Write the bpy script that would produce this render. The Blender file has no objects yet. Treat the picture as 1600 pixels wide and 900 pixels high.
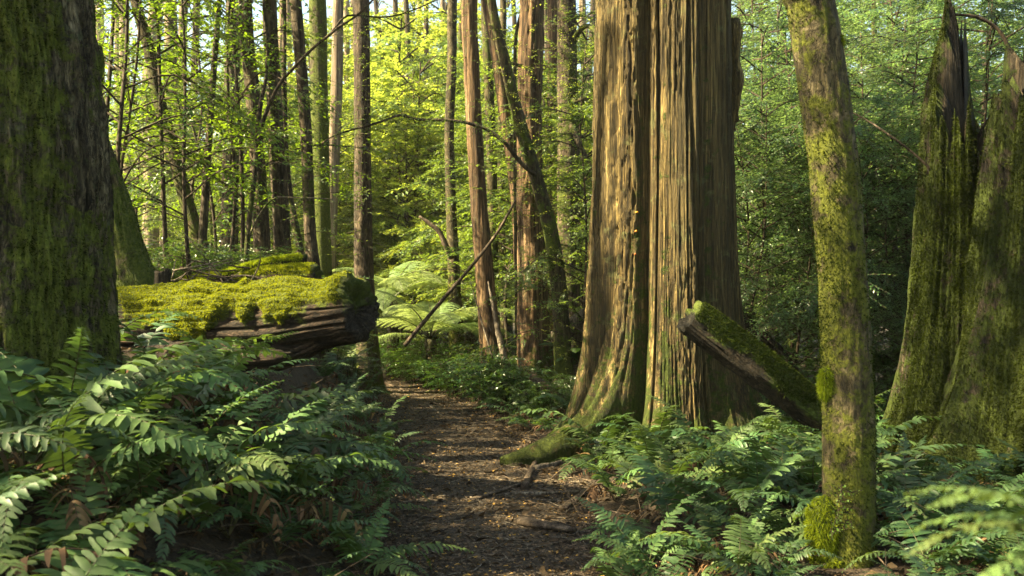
import bpy, math, random
import numpy as np

S = bpy.context.scene
random.seed(11)
rng = np.random.default_rng(11)
F_PX, EYE = 1555.0, 1.55
HAZE = 0.0005

# ------------------------------------------------------------------ camera
cam = bpy.data.cameras.new("camera")
cam.lens, cam.sensor_width = 35.0, 36.0
cam.clip_start, cam.clip_end = 0.05, 2000
cam.dof.use_dof = True
cam.dof.focus_distance = 8.2
cam.dof.aperture_fstop = 4.0
camo = bpy.data.objects.new("camera", cam)
camo.location = (0, 0, EYE)
camo.rotation_euler = (math.radians(90), 0, 0)
S.collection.objects.link(camo)
S.camera = camo

# ------------------------------------------------------------------ sky, sun, exposure
SUN_EL = math.radians(42)
SUN_H = np.array([-1.0, -0.17])                 # horizontal direction towards the sun
SUN_H = SUN_H / np.linalg.norm(SUN_H)
TO_SUN = np.array([SUN_H[0] * math.cos(SUN_EL), SUN_H[1] * math.cos(SUN_EL), math.sin(SUN_EL)])
w = bpy.data.worlds.new("World"); S.world = w; w.use_nodes = True
wn = w.node_tree.nodes; wl = w.node_tree.links
sky = wn.new("ShaderNodeTexSky"); sky.sky_type = 'NISHITA'; sky.sun_disc = False
sky.sun_elevation = SUN_EL
sky.sun_rotation = math.atan2(SUN_H[0], SUN_H[1])
sky.air_density = 1.2; sky.dust_density = 2.5; sky.ozone_density = 1.0
wl.new(sky.outputs[0], wn["Background"].inputs[0])
wn["Background"].inputs[1].default_value = 0.06
sl = bpy.data.lights.new("sun", 'SUN'); sl.energy = 5.0; sl.angle = math.radians(0.6); sl.color = (1.0, 0.86, 0.58)
so = bpy.data.objects.new("sun", sl); S.collection.objects.link(so)
from mathutils import Vector, Matrix
so.rotation_euler = Vector(-TO_SUN).to_track_quat('-Z', 'Y').to_euler()
so.location = (-20, -5, 20)
S.view_settings.view_transform = 'Standard'
S.view_settings.look = 'None'
S.view_settings.exposure = 2.85
S.view_settings.use_white_balance = True
S.view_settings.white_balance_temperature = 7300
S.view_settings.white_balance_tint = 3
S.view_settings.gamma = 1.0
S.view_settings.use_curve_mapping = False
cy = S.cycles
cy.max_bounces = 7; cy.diffuse_bounces = 4; cy.glossy_bounces = 2; cy.transmission_bounces = 5
cy.transparent_max_bounces = 4; cy.volume_bounces = 0
cy.caustics_reflective = False; cy.caustics_refractive = False
cy.sample_clamp_indirect = 6.0
cy.use_denoising = True
try:
    cy.denoiser = 'OPENIMAGEDENOISE'
    cy.denoising_input_passes = 'RGB_ALBEDO_NORMAL'
    cy.denoising_prefilter = 'ACCURATE'
except Exception:
    pass

# ------------------------------------------------------------------ numeric helpers
def P(px, py, Y):
    return np.array([(px - 800) / F_PX * Y, Y, EYE - (py - 450) / F_PX * Y])

def _hash(ix, iy, iz, s):
    n = (ix * 374761393 + iy * 668265263 + iz * 1440662683 + s * 974634777) & 0xFFFFFFFF
    n = ((n ^ (n >> 13)) * 1274126177) & 0xFFFFFFFF
    n = ((n ^ (n >> 16)) * 2246822519) & 0xFFFFFFFF
    n ^= n >> 15
    return (n & 0xFFFF) / 32767.5 - 1.0

def vnoise(p, s=0):
    p = np.asarray(p, float)
    i = np.floor(p).astype(np.int64); f = p - i
    u = f * f * (3 - 2 * f)
    x, y, z = i[..., 0], i[..., 1], i[..., 2]
    r = 0
    for dx in (0, 1):
        wx = u[..., 0] if dx else 1 - u[..., 0]
        for dy in (0, 1):
            wy = u[..., 1] if dy else 1 - u[..., 1]
            for dz in (0, 1):
                wz = u[..., 2] if dz else 1 - u[..., 2]
                r = r + wx * wy * wz * _hash(x + dx, y + dy, z + dz, s)
    return r

def fbm(p, o=3, s=0):
    a, r, t = 1.0, 0, 0
    p = np.asarray(p, float)
    for k in range(o):
        r = r + a * vnoise(p * 2 ** k + k * 17.3, s + k); t += a; a *= 0.5
    return r / t

def sstep(a, b, x):
    t = np.clip((np.asarray(x, float) - a) / (b - a), 0, 1)
    return t * t * (3 - 2 * t)

def unit(v):
    v = np.asarray(v, float)
    return v / np.maximum(np.linalg.norm(v, axis=-1, keepdims=True), 1e-9)

def catmull(pts, n):
    pts = np.asarray(pts, float)
    if len(pts) == 2:
        t = np.linspace(0, 1, n)[:, None]
        return pts[0] * (1 - t) + pts[1] * t
    e = np.vstack([2 * pts[0] - pts[1], pts, 2 * pts[-1] - pts[-2]])
    seg = np.linalg.norm(np.diff(pts[:, :3], axis=0), axis=1)
    cs = np.concatenate([[0], np.cumsum(seg)])
    tt = np.linspace(0, cs[-1], n)
    k = np.clip(np.searchsorted(cs, tt, side='right') - 1, 0, len(pts) - 2)
    u = ((tt - cs[k]) / seg[k])[:, None]
    a, b, c, d = e[k], e[k + 1], e[k + 2], e[k + 3]
    return 0.5 * ((2 * b) + (c - a) * u + (2 * a - 5 * b + 4 * c - d) * u ** 2 + (3 * b - a - 3 * c + d) * u ** 3)

# ------------------------------------------------------------------ terrain
PY_ = [0, 3, 5.36, 8.9, 12.7, 16, 20, 26, 40]
PX_ = [0.1, 0.0, -0.07, -0.40, -1.0, -1.75, -3.3, -7.0, -16]
PH_ = [0.5, 0.42, 0.44, 0.55, 0.6, 0.5, 0.4, 0.4, 0.4]
def path_c(y): return np.interp(y, PY_, PX_)
def path_h(y): return np.interp(y, PY_, PH_)
AY_ = [0, 3, 5.4, 7.2, 9.5, 12, 16, 25, 60, 200]
AZ_ = [0.33, 0.45, 0.72, 1.0, 1.45, 1.6, 1.4, 1.6, 2.2, 3.0]
def ground_z(x, y):
    x = np.asarray(x, float); y = np.asarray(y, float)
    c, hw = path_c(y), path_h(y)
    L = c - hw - x; R = x - c - hw
    z = np.interp(y, AY_, AZ_) * sstep(0.0, 1.7, L) + 0.05 * np.clip(L - 2, 0, 8)
    z = z + 0.12 * sstep(0, 1.2, R) - 0.045 * np.clip(R - 4, 0, 12)
    z = z + 0.25 * np.clip((y - 22) / 20, 0, 3) 
    off = sstep(-0.05, 0.6, np.maximum(L, R))
    p = np.stack([x, y, 0 * x], -1)
    z = z + off * (0.07 * fbm(p * 1.3, 2, 5)) + 0.018 * fbm(p * 2.2, 2, 9)
    return z

# ------------------------------------------------------------------ object helpers
def mesh(name, V, faces, mats, smooth=True, mi=None, attr=None):
    me = bpy.data.meshes.new(name)
    V = np.ascontiguousarray(V, dtype=np.float32)
    if isinstance(faces, np.ndarray): faces = [faces]
    faces = [np.asarray(f, dtype=np.int32) for f in faces if len(f)]
    loops = np.concatenate([f.ravel() for f in faces])
    tot = np.concatenate([np.full(len(f), f.shape[1], np.int32) for f in faces])
    st = np.concatenate([[0], np.cumsum(tot)[:-1]]).astype(np.int32)
    me.vertices.add(len(V)); me.vertices.foreach_set("co", V.ravel())
    me.loops.add(len(loops)); me.loops.foreach_set("vertex_index", loops.astype(np.int32))
    me.polygons.add(len(tot)); me.polygons.foreach_set("loop_start", st)
    me.polygons.foreach_set("use_smooth", np.full(len(tot), smooth, dtype=bool))
    if not isinstance(mats, (list, tuple)): mats = [mats]
    for m in mats: me.materials.append(m)
    if mi is not None: me.polygons.foreach_set("material_index", np.asarray(mi, np.int32))
    me.update(calc_edges=True)
    if attr:
        for k, v in attr.items():
            a = me.attributes.new(k, 'FLOAT', 'POINT')
            a.data.foreach_set("value", np.ascontiguousarray(v, dtype=np.float32))
    return me

def ob(name, me, parent=None, loc=None):
    o = bpy.data.objects.new(name, me); S.collection.objects.link(o)
    if parent is not None: o.parent = parent
    if loc is not None: o.location = [float(v) for v in loc]
    return o

def tag(o, label=None, cat=None, group=None, kind=None):
    if label: o["label"] = label
    if cat: o["category"] = cat
    if group: o["group"] = group
    if kind: o["kind"] = kind
    return o

def root(name, loc, label, cat, group=None):
    o = bpy.data.objects.new(name, None); S.collection.objects.link(o)
    o.location = [float(v) for v in loc]; o.empty_display_size = 0.1
    return tag(o, label, cat, group)

def copy_thing(src, loc, rz, sc=1.0, label=None, group=None, tilt=(0, 0)):
    r = src.copy(); S.collection.objects.link(r)
    r.location = [float(v) for v in loc]; r.rotation_euler = (tilt[0], tilt[1], rz)
    r.scale = (sc, sc, sc) if np.isscalar(sc) else sc
    if label: r["label"] = label
    if group: r["group"] = group
    for ch in src.children:
        c = ch.copy(); S.collection.objects.link(c); c.parent = r
        for g in ch.children:
            d = g.copy(); S.collection.objects.link(d); d.parent = c
    return r

class Geo:
    """collects shapes that belong to ONE mesh"""
    def __init__(s): s.V = []; s.F = {}; s.n = 0; s.A = []
    def add(s, V, F, mi=0, moss=None):
        V = np.asarray(V, float); s.V.append(V)
        s.A.append(np.zeros(len(V)) if moss is None else np.asarray(moss, float))
        for f in (F if isinstance(F, list) else [F]):
            f = np.asarray(f)
            if len(f): s.F.setdefault((f.shape[1], mi), []).append(f + s.n)
        s.n += len(V)
    def build(s, name, mats, smooth=True, origin=None):
        V = np.vstack(s.V)
        if origin is not None: V = V - np.asarray(origin)
        fs, mi = [], []
        for (k, m), l in s.F.items():
            a = np.vstack(l); fs.append(a); mi.append(np.full(len(a), m))
        return mesh(name, V, fs, mats, smooth, np.concatenate(mi), {"moss": np.concatenate(s.A)})

def frames(pts):
    T = np.gradient(pts, axis=0); T = unit(T)
    N = np.zeros_like(T)
    ref = np.array([1.0, 0, 0]) if abs(T[0][0]) < 0.8 else np.array([0, 0, 1.0])
    n = ref - T[0] * ref.dot(T[0]); N[0] = n / np.linalg.norm(n)
    for i in range(1, len(T)):
        n = N[i - 1] - T[i] * N[i - 1].dot(T[i]); N[i] = n / np.linalg.norm(n)
    return T, N, np.cross(T, N)

def tube(pts, rad, ns, caps=True):
    pts = np.asarray(pts, float); n = len(pts)
    rad = np.broadcast_to(np.asarray(rad, float), (n,))
    T, N, B = frames(pts)
    th = np.linspace(0, 2 * np.pi, ns, endpoint=False)
    D = N[:, None, :] * np.cos(th)[None, :, None] + B[:, None, :] * np.sin(th)[None, :, None]
    V = (pts[:, None, :] + D * rad[:, None, None]).reshape(-1, 3)
    i = np.arange(n - 1)[:, None] * ns; j = np.arange(ns)[None, :]; j2 = (j + 1) % ns
    Fq = np.stack([i + j, i + j2, i + ns + j2, i + ns + j], -1).reshape(-1, 4)
    F = [Fq]
    if caps and ns >= 3:
        F.append(np.array([list(range(ns))[::-1]])); F.append(np.array([[(n - 1) * ns + k for k in range(ns)]]))
    s = np.concatenate([[0], np.cumsum(np.linalg.norm(np.diff(pts, axis=0), axis=1))])
    return V, F, D.reshape(-1, 3), np.repeat(s, ns), np.tile(th, n), np.repeat(rad, ns)

def bark_disp(V, D, s, th, R, amp, fa, fl, seed):
    p = np.stack([np.cos(th) * fa, np.sin(th) * fa, s * fl], -1)
    d = 0.55 * fbm(p, 3, seed) + 0.45 * (0.6 - 1.6 * np.abs(fbm(p * 1.9 + 5, 2, seed + 3)))
    return V + D * (amp * d)[:, None]

def leaves(pos, d, nrm, L, W, fold=0.0):
    """rhombic leaf blades; fold > 0 gives two faces meeting at a midrib"""
    d = unit(d); nrm = nrm - d * (nrm * d).sum(-1, keepdims=True); nrm = unit(nrm)
    c = np.cross(d, nrm)
    L = np.broadcast_to(L, (len(pos),))[:, None]; W = np.broadcast_to(W, (len(pos),))[:, None]
    b = pos; tip = pos + d * L - nrm * L * 0.12
    m = pos + d * L * 0.45
    s1 = m + c * W * 0.5 + nrm * W * fold; s2 = m - c * W * 0.5 + nrm * W * fold
    n = len(pos)
    if fold <= 0:
        V = np.stack([b, s1, tip, s2], 1).reshape(-1, 3)
        return V, np.arange(n * 4).reshape(-1, 4)
    V = np.stack([b, s1, tip, m, s2], 1).reshape(-1, 3)
    i = np.arange(n)[:, None] * 5
    F = np.concatenate([i + np.array([[0, 1, 2, 3]])[:, [0, 3, 2, 1]], i + np.array([[0, 3, 2, 4]])[:, [0, 3, 2, 1]]], 0)
    return V, F

def twig_leaves(start, tdir, tlen, k, L, W, r, up=None, droop=0.15, jit=0.35, flat=True):
    """alternate leaves along many twigs at once -> leaf position, direction, normal, length, width, and the twig ends"""
    n = len(start); tdir = unit(tdir)
    upv = np.array([0, 0, 1.0]) + r.normal(0, 0.25, (n, 3))
    nrm = unit(upv - tdir * (upv * tdir).sum(-1, keepdims=True))
    side = np.cross(tdir, nrm)
    t = (np.arange(k) + 0.6) / k
    tl = np.broadcast_to(tlen, (n,))
    pos = start[:, None] + tdir[:, None] * (t[None, :, None] * tl[:, None, None])
    pos[..., 2] -= droop * tl[:, None] * t[None] ** 2
    sg = np.where(np.arange(k) % 2, 1.0, -1.0)
    d = tdir[:, None] * 0.62 + side[:, None] * (sg[None, :, None] * 0.8) + r.normal(0, jit * 0.6, (n, k, 3))
    d[..., 2] -= 0.12
    nn = nrm[:, None] + r.normal(0, jit, (n, k, 3))
    sc = (1 - 0.35 * t)[None] * r.uniform(0.65, 1.25, (n, k))
    return (pos.reshape(-1, 3), d.reshape(-1, 3), nn.reshape(-1, 3), (L * sc).ravel(), (W * sc).ravel())

def twig_stems(g, start, tdir, tlen, rad, mi, droop=0.15):
    tdir = unit(tdir); n = len(start); tl = np.broadcast_to(tlen, (n,))[:, None]
    e = start + tdir * tl; e[:, 2] -= droop * tl[:, 0]
    m = start + tdir * tl * 0.5; m[:, 2] -= droop * tl[:, 0] * 0.25
    a = unit(np.cross(tdir, [0.3, 0.2, 1.0])); b = np.cross(tdir, a)
    rings = []
    for c, rr in ((start, rad), (m, rad * 0.75), (e, rad * 0.3)):
        for q in range(3):
            th = q * 2.0944
            rings.append(c + (a * math.cos(th) + b * math.sin(th)) * rr)
    V = np.stack(rings, 1).reshape(-1, 3)
    i = np.arange(n)[:, None] * 9
    F = np.concatenate([i + np.array([[o + q, o + (q + 1) % 3, o + 3 + (q + 1) % 3, o + 3 + q]]) for o in (0, 3) for q in range(3)], 0)
    g.add(V, F, mi)

# ------------------------------------------------------------------ materials
def nodes_of(name):
    m = bpy.data.materials.new(name); m.use_nodes = True
    return m, m.node_tree.nodes, m.node_tree.links, m.node_tree.nodes["Principled BSDF"]

def ramp(N, stops, interp='LINEAR'):
    r = N.new("ShaderNodeValToRGB"); e = r.color_ramp.elements; r.color_ramp.interpolation = interp
    while len(e) < len(stops): e.new(0.5)
    for el, (p, c) in zip(e, stops):
        el.position = p; el.color = (c, c, c, 1) if np.isscalar(c) else (*c, 1)
    return r

def noise(N, Lk, vec, scale, detail=4, rough=0.55, dist=0.0):
    n = N.new("ShaderNodeTexNoise"); n.inputs["Scale"].default_value = scale
    n.inputs["Detail"].default_value = detail; n.inputs["Roughness"].default_value = rough
    n.inputs["Distortion"].default_value = dist
    if vec is not None: Lk.new(vec, n.inputs["Vector"])
    return n.outputs["Fac"]

def mixc(N, Lk, fac, a, b):
    m = N.new("ShaderNodeMix"); m.data_type = 'RGBA'
    for s, v in ((0, fac), (6, a), (7, b)):
        if hasattr(v, "links"): Lk.new(v, m.inputs[s])
        else: m.inputs[s].default_value = v if np.isscalar(v) else (*v, 1)
    return m.outputs[2]

def math_(N, Lk, op, a, b=None, c=None):
    m = N.new("ShaderNodeMath"); m.operation = op
    for i, v in enumerate((a, b, c)):
        if v is None: continue
        if hasattr(v, "links"): Lk.new(v, m.inputs[i])
        else: m.inputs[i].default_value = v
    return m.outputs[0]

def bark(name, cols, sc=(9, 9, 1.1), lichen=None, lich_amt=0.35, moss=(0.075, 0.095, 0.012), bump=0.6, bdist=0.02, moss2=(0.03, 0.045, 0.008), axis_x=False, grain=45, crack_shade=0.5, streak=0.0):
    m, N, Lk, B = nodes_of(name)
    tc = N.new("ShaderNodeTexCoord"); mp = N.new("ShaderNodeMapping"); Lk.new(tc.outputs["Object"], mp.inputs[0])
    mp.inputs["Scale"].default_value = sc
    n1 = noise(N, Lk, mp.outputs[0], 1.0, 8, 0.68, 0.4)
    r1 = ramp(N, [(0.36, cols[0]), (0.5, cols[1]), (0.66, cols[2])]); Lk.new(n1, r1.inputs[0])
    col = r1.outputs[0]
    mp2 = N.new("ShaderNodeMapping"); Lk.new(tc.outputs["Object"], mp2.inputs[0]); mp2.inputs["Scale"].default_value = (3.2, 3.2, 0.5)
    n2 = noise(N, Lk, mp2.outputs[0], 1.0, 3, 0.6)
    r2 = ramp(N, [(0.35, 0.0), (0.65, 1.0)]); Lk.new(n2, r2.inputs[0])
    col = mixc(N, Lk, math_(N, Lk, 'MULTIPLY', r2.outputs[0], 0.55), col, tuple(0.55 * a + 0.12 * b for a, b in zip(cols[0], cols[2])))
    mp3 = N.new("ShaderNodeMapping"); Lk.new(tc.outputs["Object"], mp3.inputs[0]); mp3.inputs["Scale"].default_value = tuple(v * 4.0 for v in sc)
    nfib = noise(N, Lk, mp3.outputs[0], 1.0, 5, 0.7, 0.2)
    rfib = ramp(N, [(0.38, 0.22), (0.5, 0.95), (0.63, 1.7)]); Lk.new(nfib, rfib.inputs[0])
    mf = N.new("ShaderNodeMix"); mf.data_type = 'RGBA'; mf.blend_type = 'MULTIPLY'; mf.inputs[0].default_value = 0.85
    Lk.new(col, mf.inputs[6]); Lk.new(rfib.outputs[0], mf.inputs[7]); col = mf.outputs[2]
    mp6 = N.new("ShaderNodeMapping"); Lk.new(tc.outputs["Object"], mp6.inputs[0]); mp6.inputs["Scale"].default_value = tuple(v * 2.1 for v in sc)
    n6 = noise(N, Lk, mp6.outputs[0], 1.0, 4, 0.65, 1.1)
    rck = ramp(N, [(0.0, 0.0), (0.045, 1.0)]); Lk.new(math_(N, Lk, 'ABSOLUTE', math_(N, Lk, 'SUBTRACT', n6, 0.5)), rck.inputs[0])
    col = mixc(N, Lk, math_(N, Lk, 'MULTIPLY', math_(N, Lk, 'SUBTRACT', 1.0, rck.outputs[0]), crack_shade), col, tuple(0.6 * v for v in cols[0]))  # crack lines also darkened in the colour, painted shade of the recesses
    if streak:
        mp7 = N.new("ShaderNodeMapping"); Lk.new(tc.outputs["Object"], mp7.inputs[0]); mp7.inputs["Scale"].default_value = (5.5, 5.5, 0.16)
        n7 = noise(N, Lk, mp7.outputs[0], 1.0, 4, 0.6); r7 = ramp(N, [(0.46, 0.0), (0.60, 1.0)]); Lk.new(n7, r7.inputs[0])
        col = mixc(N, Lk, math_(N, Lk, 'MULTIPLY', r7.outputs[0], streak), col, (0.07, 0.056, 0.025))
    if lichen:
        n3 = noise(N, Lk, tc.outputs["Object"], 7.0, 6, 0.7, 0.6)
        r3 = ramp(N, [(0.56, 0.0), (0.66, 1.0)]); Lk.new(n3, r3.inputs[0])
        col = mixc(N, Lk, math_(N, Lk, 'MULTIPLY', r3.outputs[0], lich_amt), col, lichen)
    at = N.new("ShaderNodeAttribute"); at.attribute_name = "moss"
    n4 = noise(N, Lk, tc.outputs["Object"], 9.0, 7, 0.72, 0.3)
    f = math_(N, Lk, 'ADD', at.outputs["Fac"], math_(N, Lk, 'MULTIPLY', math_(N, Lk, 'SUBTRACT', n4, 0.5), 2.2))
    rm = ramp(N, [(0.42, 0.0), (0.62, 1.0)]); Lk.new(f, rm.inputs[0])
    n5 = noise(N, Lk, tc.outputs["Object"], 38.0, 4, 0.7)
    rmc = ramp(N, [(0.3, moss2), (0.7, moss)]); Lk.new(n5, rmc.inputs[0])
    col = mixc(N, Lk, rm.outputs[0], col, rmc.outputs[0])
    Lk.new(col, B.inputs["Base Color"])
    B.inputs["Roughness"].default_value = 0.85; B.inputs["Specular IOR Level"].default_value = 0.25
    nf = noise(N, Lk, tc.outputs["Object"], grain, 5, 0.7)
    h = math_(N, Lk, 'ADD', math_(N, Lk, 'MULTIPLY', n1, 1.0), math_(N, Lk, 'ADD', math_(N, Lk, 'MULTIPLY', nf, 0.3), math_(N, Lk, 'ADD', math_(N, Lk, 'MULTIPLY', nfib, 0.7), math_(N, Lk, 'MULTIPLY', rck.outputs[0], 0.55))))
    h = math_(N, Lk, 'ADD', h, math_(N, Lk, 'MULTIPLY', math_(N, Lk, 'MULTIPLY', rm.outputs[0], n5), 0.8))
    bp = N.new("ShaderNodeBump"); bp.inputs["Strength"].default_value = bump; bp.inputs["Distance"].default_value = bdist
    Lk.new(h, bp.inputs["Height"]); Lk.new(bp.outputs[0], B.inputs["Normal"])
    return m

def leafmat(name, c1, c2, tcol, tf=0.4, rough=0.45, spec=0.4, c3=None, p3=0.06, vein=False):
    m, N, Lk, B = nodes_of(name)
    g = N.new("ShaderNodeNewGeometry"); oi = N.new("ShaderNodeObjectInfo")
    st = [(0.0, c1), (1.0 - p3 if c3 else 1.0, c2)]
    if c3: st += [(1.0 - p3 + 0.005, c3)]
    r = ramp(N, st); Lk.new(g.outputs["Random Per Island"], r.inputs[0])
    hs = N.new("ShaderNodeHueSaturation"); Lk.new(r.outputs[0], hs.inputs["Color"])
    v = math_(N, Lk, 'ADD', math_(N, Lk, 'MULTIPLY', oi.outputs["Random"], 0.45), 0.78)
    Lk.new(v, hs.inputs["Value"])
    Lk.new(math_(N, Lk, 'ADD', math_(N, Lk, 'MULTIPLY', oi.outputs["Random"], 0.04), 0.48), hs.inputs["Hue"])
    col = hs.outputs[0]
    if vein:
        tc = N.new("ShaderNodeTexCoord")
        nz = noise(N, Lk, tc.outputs["Object"], 26.0, 3, 0.6)
        rr = ramp(N, [(0.35, 0.75), (0.7, 1.15)]); Lk.new(nz, rr.inputs[0])
        col = mixc(N, Lk, 1.0, col, col)
        mm = N.new("ShaderNodeMix"); mm.data_type = 'RGBA'; mm.blend_type = 'MULTIPLY'; mm.inputs[0].default_value = 1
        Lk.new(hs.outputs[0], mm.inputs[6]); Lk.new(rr.outputs[0], mm.inputs[7]); col = mm.outputs[2]
    Lk.new(col, B.inputs["Base Color"])
    B.inputs["Roughness"].default_value = rough; B.inputs["Specular IOR Level"].default_value = spec
    t = N.new("ShaderNodeBsdfTranslucent")
    tm = mixc(N, Lk, 0.6, col, tcol); Lk.new(tm, t.inputs[0])
    mx = N.new("ShaderNodeMixShader"); mx.inputs[0].default_value = tf
    Lk.new(B.outputs[0], mx.inputs[1]); Lk.new(t.outputs[0], mx.inputs[2])
    Lk.new(mx.outputs[0], N["Material Output"].inputs[0])
    return m

M = {}
M['bark_dark'] = bark("bark_dark", [(0.03, 0.023, 0.014), (0.13, 0.105, 0.06), (0.28, 0.235, 0.145)], sc=(11, 11, 2.2), lichen=(0.13, 0.16, 0.08), lich_amt=0.6, bump=1.0, bdist=0.05, crack_shade=0.8, moss=(0.19, 0.225, 0.03), moss2=(0.06, 0.08, 0.012))
M['bark_main'] = bark("bark_main", [(0.028, 0.020, 0.010), (0.145, 0.099, 0.038), (0.38, 0.275, 0.105)], sc=(16, 16, 0.45), lichen=(0.14, 0.15, 0.06), lich_amt=0.55, bump=1.0, bdist=0.03, crack_shade=0.7, streak=0.5)
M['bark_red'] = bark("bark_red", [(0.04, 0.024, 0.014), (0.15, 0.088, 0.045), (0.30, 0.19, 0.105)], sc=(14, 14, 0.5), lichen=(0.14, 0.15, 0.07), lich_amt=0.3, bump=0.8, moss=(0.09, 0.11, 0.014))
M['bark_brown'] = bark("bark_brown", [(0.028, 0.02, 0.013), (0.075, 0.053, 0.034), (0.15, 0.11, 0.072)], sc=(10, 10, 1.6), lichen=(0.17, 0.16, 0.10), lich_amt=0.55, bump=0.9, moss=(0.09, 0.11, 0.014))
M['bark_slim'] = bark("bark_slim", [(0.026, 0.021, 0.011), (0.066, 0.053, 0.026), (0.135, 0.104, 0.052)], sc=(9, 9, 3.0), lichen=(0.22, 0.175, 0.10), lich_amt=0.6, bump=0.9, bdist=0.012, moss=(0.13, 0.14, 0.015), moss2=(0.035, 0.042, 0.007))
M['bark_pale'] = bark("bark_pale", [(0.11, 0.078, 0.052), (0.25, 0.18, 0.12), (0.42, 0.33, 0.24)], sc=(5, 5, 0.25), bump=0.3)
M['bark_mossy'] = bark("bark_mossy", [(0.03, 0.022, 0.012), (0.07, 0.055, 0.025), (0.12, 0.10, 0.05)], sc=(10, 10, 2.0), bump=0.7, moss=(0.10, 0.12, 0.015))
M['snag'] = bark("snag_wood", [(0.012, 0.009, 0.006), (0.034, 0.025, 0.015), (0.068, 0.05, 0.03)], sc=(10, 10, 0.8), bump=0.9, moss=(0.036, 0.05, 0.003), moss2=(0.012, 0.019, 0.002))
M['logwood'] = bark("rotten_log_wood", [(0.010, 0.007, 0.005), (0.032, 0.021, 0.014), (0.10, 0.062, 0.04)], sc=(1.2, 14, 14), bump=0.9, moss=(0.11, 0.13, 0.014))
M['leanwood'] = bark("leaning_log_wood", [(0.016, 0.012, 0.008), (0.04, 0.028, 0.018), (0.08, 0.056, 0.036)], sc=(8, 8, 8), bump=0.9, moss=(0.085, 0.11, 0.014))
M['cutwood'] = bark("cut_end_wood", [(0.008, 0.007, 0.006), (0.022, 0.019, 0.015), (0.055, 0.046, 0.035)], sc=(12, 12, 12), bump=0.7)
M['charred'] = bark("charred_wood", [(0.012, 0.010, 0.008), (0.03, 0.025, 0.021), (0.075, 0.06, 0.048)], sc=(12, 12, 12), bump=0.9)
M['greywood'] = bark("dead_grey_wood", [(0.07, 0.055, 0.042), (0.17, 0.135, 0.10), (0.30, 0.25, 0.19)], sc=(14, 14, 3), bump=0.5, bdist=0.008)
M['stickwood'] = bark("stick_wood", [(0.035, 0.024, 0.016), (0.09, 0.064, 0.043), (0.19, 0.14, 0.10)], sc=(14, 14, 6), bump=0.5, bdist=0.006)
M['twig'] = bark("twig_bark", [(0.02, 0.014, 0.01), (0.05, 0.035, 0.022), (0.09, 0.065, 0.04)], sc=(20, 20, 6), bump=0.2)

M['leaf_broad'] = leafmat("broad_leaf", (0.022, 0.06, 0.010), (0.06, 0.12, 0.016), (0.28, 0.42, 0.02), 0.5, 0.38, 0.45)
M['leaf_beech'] = leafmat("beech_leaf", (0.034, 0.075, 0.016), (0.078, 0.128, 0.03), (0.30, 0.42, 0.04), 0.48, 0.42, 0.5)
M['leaf_blue'] = leafmat("cool_leaf", (0.034, 0.078, 0.028), (0.072, 0.13, 0.046), (0.28, 0.42, 0.10), 0.48, 0.36, 0.6)
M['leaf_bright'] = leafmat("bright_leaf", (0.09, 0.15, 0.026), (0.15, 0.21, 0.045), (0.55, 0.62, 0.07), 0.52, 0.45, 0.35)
M['leaf_tall'] = leafmat("canopy_leaf", (0.022, 0.05, 0.014), (0.05, 0.085, 0.022), (0.14, 0.2, 0.02), 0.3, 0.45, 0.4)
M['leaf_shrub'] = leafmat("glossy_leaf", (0.022, 0.058, 0.012), (0.05, 0.105, 0.02), (0.2, 0.34, 0.02), 0.3, 0.3, 0.6)
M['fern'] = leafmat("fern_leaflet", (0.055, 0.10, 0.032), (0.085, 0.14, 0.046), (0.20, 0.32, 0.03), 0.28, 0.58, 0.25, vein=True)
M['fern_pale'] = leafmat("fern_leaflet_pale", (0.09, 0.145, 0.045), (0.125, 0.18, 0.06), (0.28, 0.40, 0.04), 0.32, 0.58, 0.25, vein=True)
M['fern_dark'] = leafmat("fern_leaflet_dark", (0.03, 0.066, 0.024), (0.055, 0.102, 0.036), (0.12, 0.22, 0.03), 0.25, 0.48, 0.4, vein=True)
M['fern_dead'] = leafmat("fern_leaflet_dead", (0.045, 0.027, 0.016), (0.20, 0.115, 0.06), (0.2, 0.1, 0.04), 0.2, 0.8, 0.15)
M['rachis'] = leafmat("fern_rachis", (0.05, 0.05, 0.018), (0.06, 0.055, 0.02), (0.1, 0.1, 0.02), 0.05, 0.5, 0.3)
M['rachis_dead'] = leafmat("fern_rachis_dead", (0.035, 0.02, 0.012), (0.05, 0.03, 0.018), (0.05, 0.03, 0.02), 0.05, 0.7, 0.2)
M['treefern'] = leafmat("tree_fern_leaflet", (0.15, 0.215, 0.085), (0.205, 0.275, 0.115), (0.5, 0.6, 0.16), 0.45, 0.45, 0.4)
M['treefern_dark'] = leafmat("tree_fern_leaflet_dark", (0.03, 0.075, 0.02), (0.06, 0.11, 0.03), (0.18, 0.30, 0.04), 0.38, 0.45, 0.4)
M['moss_log'] = leafmat("moss_bright", (0.10, 0.13, 0.010), (0.23, 0.255, 0.018), (0.38, 0.42, 0.02), 0.4, 0.8, 0.1)
M['moss_dark'] = leafmat("moss_deep", (0.012, 0.020, 0.003), (0.034, 0.048, 0.004), (0.07, 0.10, 0.006), 0.3, 0.85, 0.1)
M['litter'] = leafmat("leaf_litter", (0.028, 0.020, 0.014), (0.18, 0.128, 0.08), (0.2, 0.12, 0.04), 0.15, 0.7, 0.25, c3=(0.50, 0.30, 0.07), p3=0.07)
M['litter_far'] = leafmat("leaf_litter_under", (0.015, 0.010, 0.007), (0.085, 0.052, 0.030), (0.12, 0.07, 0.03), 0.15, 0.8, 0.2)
M['fungus'] = leafmat("bracket_fungus", (0.30, 0.10, 0.015), (0.36, 0.13, 0.02), (0.4, 0.15, 0.03), 0.1, 0.6, 0.3)

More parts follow.
